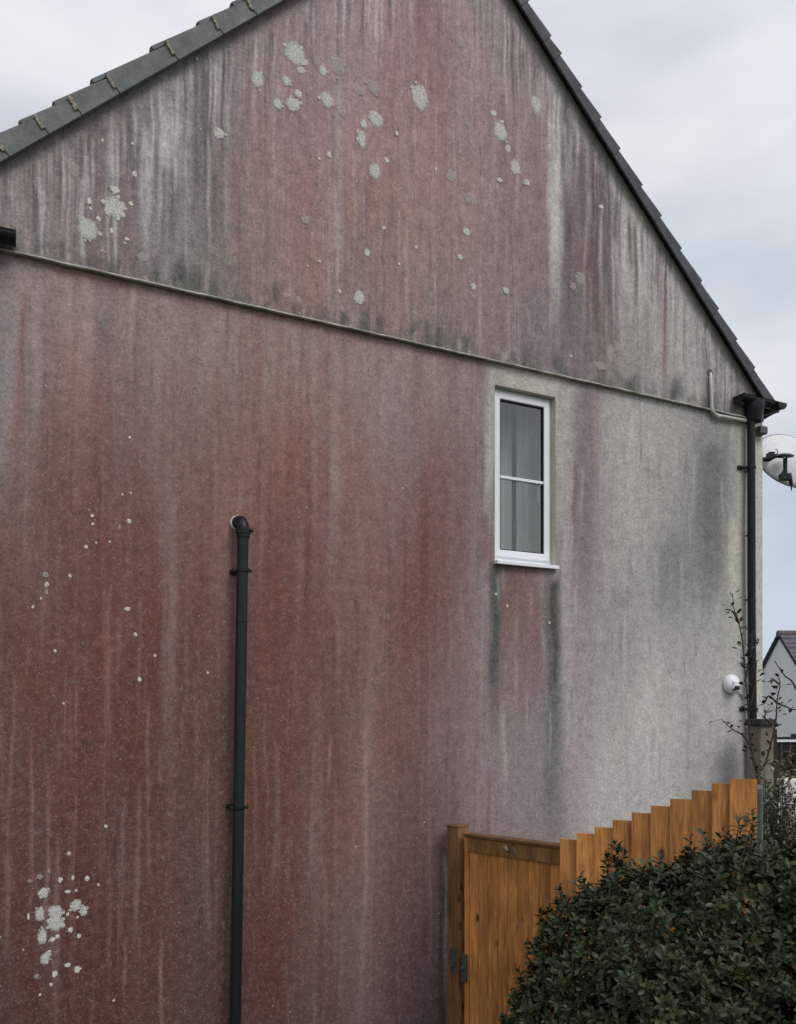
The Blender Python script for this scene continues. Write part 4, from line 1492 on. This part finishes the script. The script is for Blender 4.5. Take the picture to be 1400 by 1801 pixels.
# ---- the big evergreen in front of the fence
BL = [  # centre, radii
 ((0.86, 3.72, 1.05), (.38, .34, .52)), ((1.00, 3.76, 1.42), (.36, .32, .44)), ((1.22, 3.74, 1.58), (.40, .34, .40)), ((1.62, 3.66, 1.68), (.44, .36, .44)),
 ((2.05, 3.50, 1.70), (.50, .42, .48)), ((1.30, 3.42, 1.18), (.58, .36, .58)), ((1.85, 3.28, 1.25), (.58, .36, .62)), ((2.55, 3.35, 1.62), (.50, .45, .56)), ((2.35, 3.0, 1.2), (.6, .4, .65)),
 ((1.0, 3.55, .85), (.50, .36, .5)), ((1.7, 3.3, .75), (.8, .4, .5)), ((2.95, 3.4, 1.3), (.45, .45, .7)),
]
bush = thing('evergreen_shrub', 'large rounded dark evergreen shrub with glossy leaves in front of the wooden fence', 'shrub', (1.6, 3.5, .4))
bush_o = Vector((1.6, 3.5, .4))
rb = random.Random(21)
lme, lv, lf = leaf_mesh('leaf', M_LEAF, .040, .0180)
shoots, stray = [], []
for ci, (c, r) in enumerate(BL):
    c, r = Vector(c), Vector(r)
    area = r.x * r.y + r.y * r.z + r.x * r.z
    for _ in range(int(area * 4300)):
        d = Vector((rb.gauss(0, 1), rb.gauss(0, 1), rb.gauss(0, 1))).normalized()
        if d.y > .75:
            continue
        depth = 1.0 - (abs(rb.gauss(0, .09)) if rb.random() < .68 else rb.uniform(.1, .42)) + (.07 if rb.random() < .06 else 0)
        lump = 1 + .07 * math.sin(d.x * 9 + ci) * math.sin(d.z * 8 + 2 * ci) + .04 * math.sin(d.y * 15 + d.z * 13)
        p = c + Vector((d.x * r.x, d.y * r.y, d.z * r.z)) * depth * lump
        if p.z < .45:
            continue
        inside = False
        for cj, (c2, r2) in enumerate(BL):
            if cj == ci:
                continue
            q = p - Vector(c2)
            if (q.x / r2[0]) ** 2 + (q.y / r2[1]) ** 2 + (q.z / r2[2]) ** 2 < .62:
                inside = True
                break
        if inside:
            continue
        # keep clear of the fence
        if (p - F0).dot(Vector((-fd.y, fd.x, 0))) > -.055 and p.x > .9:
            continue
        clump = math.sin(p.x * 17 + 3 * p.z) * math.sin(p.z * 19 + 1.3) * math.sin(p.y * 15 + p.x * 5)
        if clump < -.12 and depth > .86 and rb.random() < .35:
            continue
        nrm = Vector((d.x / r.x, d.y / r.y, d.z / r.z)).normalized()
        shoots.append((p, nrm))
        if depth > .93 and nrm.z > .2 and rb.random() < .018:      # straggling shoot
            sd = (nrm + Vector((rb.uniform(-.5, .5), rb.uniform(-.5, .5), .6))).normalized()
            for q in range(1, 4):
                shoots.append((p + sd * .032 * q, sd))
            stray.append((p - sd * .05, p + sd * .12))
# a few straggling shoots above the top
for (x, y, Y) in ((1083, 1482, 3.8), (1092, 1490, 3.8), (1140, 1512, 3.75), (1215, 1478, 3.75), (1068, 1500, 3.8), (1019, 1540, 3.85), (1240, 1462, 3.7), (1300, 1438, 3.6), (1322, 1425, 3.55), (985, 1560, 3.85), (948, 1648, 3.8), (915, 1705, 3.8), (1160, 1508, 3.8)):
    shoots.append((at(x, y + 8, Y), Vector((rb.uniform(-.4, .4), rb.uniform(-.3, .3), 1)).normalized()))
    shoots.append((at(x + 2, y + 22, Y), Vector((rb.uniform(-.4, .4), rb.uniform(-.3, .3), 1)).normalized()))
    shoots.append((at(x + 1, y + 38, Y), Vector((rb.uniform(-.4, .4), rb.uniform(-.3, .3), 1)).normalized()))
leaves = []
stemb = MB()
for (p, nrm) in shoots:
    ax = (nrm + Vector((rb.uniform(-.45, .45), rb.uniform(-.45, .45), rb.uniform(-.1, .7)))).normalized()
    nl = rb.randint(6, 9)
    a0 = rb.uniform(0, 6.28)
    ort = ax.orthogonal().normalized()
    bi = ax.cross(ort)
    ln = rb.uniform(.03, .07)
    if rb.random() < .30:
        stemb.tube([p - ax * .16, p + ax * ln * .8], [.0030, .0015], 4, False)
    for k in range(nl):
        f = k / nl
        g = a0 + k * 2.4
        rad = ort * math.cos(g) + bi * math.sin(g)
        op_ = 1.25 - .85 * f
        dv = (ax * math.cos(op_) + rad * math.sin(op_)).normalized()
        base = p + ax * (ln * (f - .5)) + rad * .003
        sc_ = rb.choice((.6, .8, .95, 1.0, 1.1, 1.3)) * rb.uniform(.9, 1.1) * (1.10 - .40 * f)
        M = Matrix.Translation(base - bush_o) @ basis(dv, ax, rb.uniform(-.4, .4), sc_)
        leaves.append((M, base, sc_))
# the 300 that show largest are leaves of their own, the rest one mass
camv = Vector((0, 0, EYE))


def shown(l):
    M, p, s_ = l
    d = p - camv
    ix, iy = 700 + FPX * d.x / d.y, HOR - FPX * d.z / d.y
    if ix < 880 or ix > 1395 or iy > 1796 or d.y < .5:
        return -1
    nz_ = Vector((M[0][2], M[1][2], M[2][2])).normalized()
    front = 0.0
    for c, r in BL:
        q = p - Vector(c)
        front = max(front, 1.2 - ((q.x / r[0]) ** 2 + (q.y / r[1]) ** 2 + (q.z / r[2]) ** 2))
    return s_ * abs(nz_.dot(d.normalized())) / d.length * (1 if front < .25 else .3)


leaves.sort(key=shown, reverse=True)
for (M, p, s_) in leaves[:300]:
    o = link('leaf', lme, bush)
    o.matrix_local = M
scatter('foliage', None, [np.array(l[0]) for l in leaves[300:]], lv, lf, M_LEAF, bush, 4)
for (a_, c_) in stray:
    stemb.tube([a_, c_], [.0028, .0012], 4, False)
st = MB()
for k in range(16):
    g = rb.uniform(0, 6.28)
    base = Vector((rb.uniform(1.0, 2.4), 3.5 + rb.uniform(-.15, .15), .35))
    tip = Vector(rb.choice(BL)[0]) + Vector((rb.uniform(-.2, .2), rb.uniform(-.15, .15), rb.uniform(0, .25)))
    mid = (base + tip) * .5 + Vector((rb.uniform(-.1, .1), rb.uniform(-.1, .1), .1))
    st.tube([base - bush_o, mid - bush_o, tip - bush_o], [.022, .013, .005], 7, False)
st.build('stem', M_BARK, bush, smooth=True, recalc=False)
stemb.v = [tuple(Vector(v) - bush_o) for v in stemb.v]
o = stemb.build('twig', M_BARK, bush, recalc=False)
o['kind'] = 'stuff'


# ---- small-leaved twiggy shrubs
def twig_plant(name, label, cat, stems, base, leafmat, Lf, Wf, every, spread, seed, r0=.006, side=0):
    rt = random.Random(seed)
    root = thing(name, label, cat, tuple(base))
    bo = Vector(base)
    me, v, f = leaf_mesh('leaf', leafmat, Lf, Wf, .5, .1)
    xf = []
    for pts in stems:
        pts = [Vector(p) for p in pts]
        # smooth polyline
        fine = []
        for i in range(len(pts) - 1):
            p0_, p1_, p2_, p3_ = pts[max(i - 1, 0)], pts[i], pts[i + 1], pts[min(i + 2, len(pts) - 1)]
            for k in range(6):
                t = k / 6
                fine.append(.5 * ((2 * p1_) + (-p0_ + p2_) * t + (2 * p0_ - 5 * p1_ + 4 * p2_ - p3_) * t * t + (-p0_ + 3 * p1_ - 3 * p2_ + p3_) * t ** 3))
        fine.append(pts[-1])
        n_ = len(fine)
        b = MB()
        rr = [r0 * (1 - .75 * i / n_) for i in range(n_)]
        b.tube([p - bo for p in fine], rr, 6, False)
        acc = 0
        for i in range(1, n_):
            sg = fine[i] - fine[i - 1]
            acc += sg.length
            while acc > every and i > n_ * .12:
                acc -= every * rt.uniform(.7, 1.3)
                d = sg.normalized()
                rad = Vector((rt.gauss(0, 1), rt.gauss(0, 1), rt.gauss(0, .6)))
                rad = (rad - d * rad.dot(d)).normalized()
                dv = (d * .55 + rad).normalized()
                ped = rt.uniform(.0, spread)
                q = fine[i] + dv * ped
                if ped > .012:
                    b.tube([fine[i] - bo, q - bo], [.0016, .001], 4, False)
                for _ in range(rt.choice((1, 1, 2))):
                    dv2 = (dv + Vector((rt.uniform(-.5, .5), rt.uniform(-.5, .5), rt.uniform(-.2, .5)))).normalized()
                    xf.append(np.array(Matrix.Translation(q - bo) @ basis(dv2, Vector((0, 0, 1)), rt.uniform(-.6, .6), rt.uniform(.7, 1.25))))
        b.build('stem', M_BARK, root, smooth=True, recalc=False)
    scatter('foliage', None, xf, v, f, leafmat, root, seed)
    return root


YT = 6.45
base = at(1338, 1400, YT)
base.z = .1
stems = [
 [base, at(1340, 1440, YT), at(1322, 1320, YT), at(1311, 1190, YT), at(1306, 1130, YT - .03), at(1298, 1090, YT), at(1290, 1068, YT), at(1289, 1043, YT)],
 [at(1300, 1096, YT), at(1290, 1078, YT), at(1282, 1071, YT)],
 [at(1333, 1360, YT), at(1318, 1310, YT), at(1306, 1293, YT), at(1290, 1284, YT), at(1278, 1274, YT), at(1268, 1264, YT)],
 [at(1336, 1360, YT), at(1350, 1330, YT), at(1364, 1270, YT), at(1367, 1230, YT), at(1372, 1205, YT), at(1369, 1188, YT)],
 [at(1366, 1236, YT), at(1352, 1224, YT), at(1345, 1236, YT), at(1334, 1242, YT)],
 [at(1366, 1236, YT), at(1380, 1242, YT), at(1400, 1248, YT), at(1430, 1240, YT)],
 [at(1371, 1204, YT), at(1360, 1196, YT), at(1350, 1200, YT)],
 [at(1362, 1276, YT), at(1345, 1262, YT), at(1352, 1248, YT)],
 [at(1310, 1200, YT), at(1320, 1150, YT), at(1324, 1110, YT), at(1332, 1135, YT)],
 [at(1316, 1260, YT), at(1326, 1210, YT), at(1331, 1165, YT)],
]
twig_plant('bare_shrub', 'thin twiggy shrub with sparse leaf buds climbing beside the downpipe', 'shrub', stems, base, M_BUD, .042, .024, .032, .07, 5, .009)
YT2 = 5.4
base2 = at(1440, 1400, YT2)
base2.z = .2
stems2 = [[base2, at(1440, 1330, YT2), at(1400, 1212, YT2), at(1380, 1188, YT2), at(1362, 1162, YT2)], [at(1400, 1212, YT2), at(1425, 1190, YT2), at(1450, 1150, YT2)]]
twig_plant('bare_branch_shrub', 'single bare slanting branch crossing in front of the white neighbouring house', 'shrub', stems2, base2, M_BUD, .022, .010, .5, .01, 6, .010)
rt = random.Random(31)
YV = 4.9
basev = at(1385, 1500, YV)
basev.z = .5
sv = []
for k in range(64):
    x0 = rt.uniform(1338, 1430)
    y_ = YV + rt.uniform(-.25, .3)
    x1 = x0 + rt.uniform(-22, 22)
    yt = rt.uniform(1335, 1430) + max(0, 1350 - x1) * .6
    sv.append([at(x0, 1600, y_), at(x0 + rt.uniform(-8, 8), 1500, y_), at((x0 + x1) / 2 + rt.uniform(-10, 10), (1480 + yt) / 2, y_), at(x1, yt, y_)])
twig_plant('variegated_shrub', 'variegated cream and green shrub growing behind the dark evergreen', 'shrub', sv, basev, M_LEAF2, .034, .015, .022, .012, 8, .004)

# ---------------------------------------------------------------- satellite dish, fixed round the corner
dc = at(1404, 799, 7.75)
dish = thing('satellite_dish', 'grey oval satellite dish on a dark bracket at the house corner', 'dish', tuple(dc))
b = MB()
nr, na = 8, 40
rx, rz2 = .40, .32
for i in range(nr + 1):
    f = i / nr
    for k in range(na):
        g = 2 * math.pi * k / na
        b.v.append((rx * f * math.cos(g), .10 * f * f, rz2 * f * math.sin(g)))
for i in range(nr):
    for k in range(na):
        k2 = (k + 1) % na
        b.f.append((i * na + k, i * na + k2, (i + 1) * na + k2, (i + 1) * na + k))
o = b.build('reflector', M_DISH, dish, smooth=True, recalc=False)
o.rotation_euler = (R(-22), 0, R(14))
sd_ = o.modifiers.new('solid', 'SOLIDIFY')
sd_.thickness = .004
b = MB()
b.tube([(rx * 1.0 * math.cos(g), .10, rz2 * math.sin(g)) for g in np.linspace(0, 2 * math.pi, 49)], .0065, 8, False)
o2 = b.build('rim', M_CONC, dish, smooth=True, recalc=False)
o2.rotation_euler = o.rotation_euler


def dl(px, py, dY):
    return at(px, py, 7.75 + dY) - dc


b = MB()
b.tube([dl(1336, 808, -.10), dl(1352, 808, -.12), dl(1364, 802, -.14), dl(1378, 802, -.14)], [.020, .024, .020, .020], 10)
b.box((dl(1341, 0, 0).x, -.15, dl(0, 814, 0).z), (dl(1350, 0, 0).x, -.07, dl(0, 803, 0).z))
b.build('wall_bracket', M_BLACK, dish)
b = MB()
b.lathe([(.03, -.02), (.062, -.008), (.066, .006), (.05, .016), (.02, .020)], tuple(dl(1384, 801, -.16)), (.1, -.35, 1), 18)
b.build('receiver_head', M_METAL, dish, smooth=True, auto=40)
b = MB()
b.tube([dl(1381, 806, -.16), dl(1381, 832, -.16)], [.020, .018], 10)
b.tube([dl(1381, 826, -.16), dl(1374, 840, -.16)], [.018, .022], 8)
b.build('mast', M_BLACK, dish)
b = MB()
b.box(tuple(dl(1374, 843, -.19)), tuple(dl(1387, 835, -.13)))
b.tube([dl(1389, 838, -.16), dl(1392, 853, -.16)], [.022, .016], 8)
b.tube([dl(1392, 853, -.16), dl(1392, 863, -.16)], [.009, .005], 8)
b.build('clamp', M_BLACK, dish, bevel=.008)
b = MB()
b.tube([dl(1366, 800, -.14), dl(1368, 794, -.14), dl(1364, 789, -.14)], .004, 6)
b.build('cable_end', M_BLACK, dish)

# ---------------------------------------------------------------- beyond the corner
YP = 6.75
pp_ = at(1338, 1300, YP)
pier = thing('pier', 'weathered stone pier with a dark cap at the right corner of the house', 'pier', (pp_.x, pp_.y, 0), R(20))
pw = .072
pzt = EYE - (1276 - HOR) / FPX * YP
b = MB()
b.box((-pw, -pw, 0), (pw, pw, pzt))
b.build('shaft', M_STONE, pier, bevel=.012)
b = MB()
b.add([(-.098, -.098, pzt), (.098, -.098, pzt), (.098, .098, pzt), (-.098, .098, pzt), (-.085, -.085, pzt + .055), (.085, -.085, pzt + .055), (.085, .085, pzt + .055), (-.085, .085, pzt + .055)],
      [(3, 2, 1, 0), (4, 5, 6, 7), (0, 1, 5, 4), (1, 2, 6, 5), (2, 3, 7, 6), (3, 0, 4, 7)])
b.build('cap', M_DARKSTONE, pier, bevel=.01)
b = MB()
b.box((pw + .001, -pw * .7, 0), (pw + .06, pw * .9, pzt - .03))
b.build('side_pier', M_DARKSTONE, pier, bevel=.008)

# neighbouring house
YN = 30.0
ap = at(1372, 1116, YN)
nh = thing('neighbour_house', 'distant white gabled house with a slate roof beyond the corner', 'house', (ap.x, ap.y, 0), -R(84))
# local x across the gable (right end nearer), local y along the ridge away to the right
hw, dp_ = 2.05, 9.0
zr = ap.z
ze = zr - 2.05 * 1.04
b = MB()
g_ = [(-hw, 0, -2), (hw, 0, -2), (hw, 0, ze), (0, 0, zr), (-hw, 0, ze)]
b.add(g_ + [(x, dp_, z) for x, y, z in g_], [(4, 3, 2, 1, 0), (5, 6, 7, 8, 9), (0, 1, 6, 5), (1, 2, 7, 6), (4, 0, 5, 9)])
b.build('wall', M_NWALL, nh)
nroof = empty('roof', nh)
for sgn in (-1, 1):
    d = Vector((sgn * hw, 0, ze - zr))
    Ls = d.length
    d.normalize()
    nrm = Vector((-d.z * sgn, 0, abs(d.x)))
    nc = 12
    for i in range(nc):
        s0, s1 = Ls * 1.06 * i / nc, Ls * 1.06 * (i + 1) / nc + .04
        b = MB()
        vs_ = []
        for (s, h) in ((s0, .06), (s1, .085), (s1, .05), (s0, .02)):
            for y in (-.09, dp_):
                p = Vector((0, y, zr)) + d * s + nrm * h
                vs_.append(p)
        b.add(vs_, [(0, 1, 3, 2), (2, 3, 5, 4), (4, 5, 7, 6), (6, 7, 1, 0), (0, 2, 4, 6), (1, 7, 5, 3)])
        b.build('slate_course', M_SLATE, nroof)
    b = MB()
    vs_ = []
    for (s, h) in ((0, .0), (Ls * 1.05, .0), (Ls * 1.05, -.09), (0, -.09)):
        for y in (-.075, -.02):
            vs_.append(Vector((0, y, zr)) + d * s + nrm * (h + .02))
    b.add(vs_, [(0, 1, 3, 2), (2, 3, 5, 4), (4, 5, 7, 6), (6, 7, 1, 0), (0, 2, 4, 6), (1, 7, 5, 3)])
    b.build('barge_board', M_DARKWOOD, nroof)
b = MB()
b.tube([(0, -.09, zr + .03), (0, dp_, zr + .03)], .13, 8)
b.build('ridge', M_RIDGE, nroof)

# dark garden fence and brown hedge in front of that house
YD = 15.0
pf = at(1375, 1295, YD)
df = thing('garden_fence', 'low black-stained garden fence with pale rail below the white house', 'fence', (pf.x - .8, pf.y, 0), R(4))
for i in range(22):
    b = MB()
    h_ = pf.z + rnd.uniform(-.02, .02) + (.05 if i % 3 == 0 else 0)
    b.box((i * .17, 0, 0), (i * .17 + .15, .03, h_))
    b.build('board', M_DARKWOOD, df)
b = MB()
b.box((-.1, -.05, at(0, 1305, YD).z), (3.9, -.004, at(0, 1301, YD).z))
b.build('rail', M_UPVC, df)
lw = at(1395, 1375, 9.0)
wallb = thing('garden_wall', 'pale low garden wall glimpsed behind the variegated shrub', 'wall', (lw.x - .55, lw.y, 0), R(12))
hz_ = at(0, 1372, 9.0).z
for r_ in range(3):
    for k in range(6):
        b = MB()
        x0 = k * .46 + (.2 if r_ % 2 else 0)
        zt_ = hz_ - r_ * .235
        b.box((x0, rnd.uniform(-.008, .008), zt_ - .225), (x0 + .45, .22, zt_ - .002))
        b.build('stone', M_NWALL if (k + r_) % 3 else M_CONC, wallb, bevel=.012)
b = MB()
b.box((.02, .02, 0), (2.7, .20, hz_ - .01))
b.build('core', M_CONC, wallb)

hb = at(1390, 1345, 11.0)
hed = thing('brown_hedge', 'bare brown hedge between the stone pier and the dark garden fence', 'hedge', (hb.x, hb.y, 0))
me_, v_, f_ = leaf_mesh('leaf', M_BROWN, .06, .03, .4, .2)
xf = []
for k in range(5200):
    p = Vector((rt.uniform(-.9, 1.6), rt.gauss(0, .25), 0))
    topz_ = at(0, 1322, 11).z + .07 * math.sin(p.x * 7) + .04 * math.sin(p.x * 17)
    p.z = topz_ - abs(rt.gauss(0, .55)) - .3 * (p.y / .5) ** 2
    if p.z < 0.1:
        continue
    dv = Vector((rt.gauss(0, 1), rt.gauss(0, 1), rt.gauss(.4, 1))).normalized()
    xf.append(np.array(Matrix.Translation(p) @ basis(dv, Vector((0, 0, 1)), rt.uniform(-1, 1), rt.uniform(.7, 1.5))))
scatter('foliage', None, xf, v_, f_, M_BROWN, hed, 12)
b = MB()
for k in range(40):
    x = rt.uniform(-.9, 1.6)
    b.tube([(x, rt.uniform(-.1, .1), 0), (x + rt.uniform(-.1, .1), rt.uniform(-.2, .2), 1.2), (x + rt.uniform(-.2, .2), rt.uniform(-.3, .3), 2.1)], [.02, .012, .004], 5, False)
b.build('stem', M_BARK, hed, recalc=False)
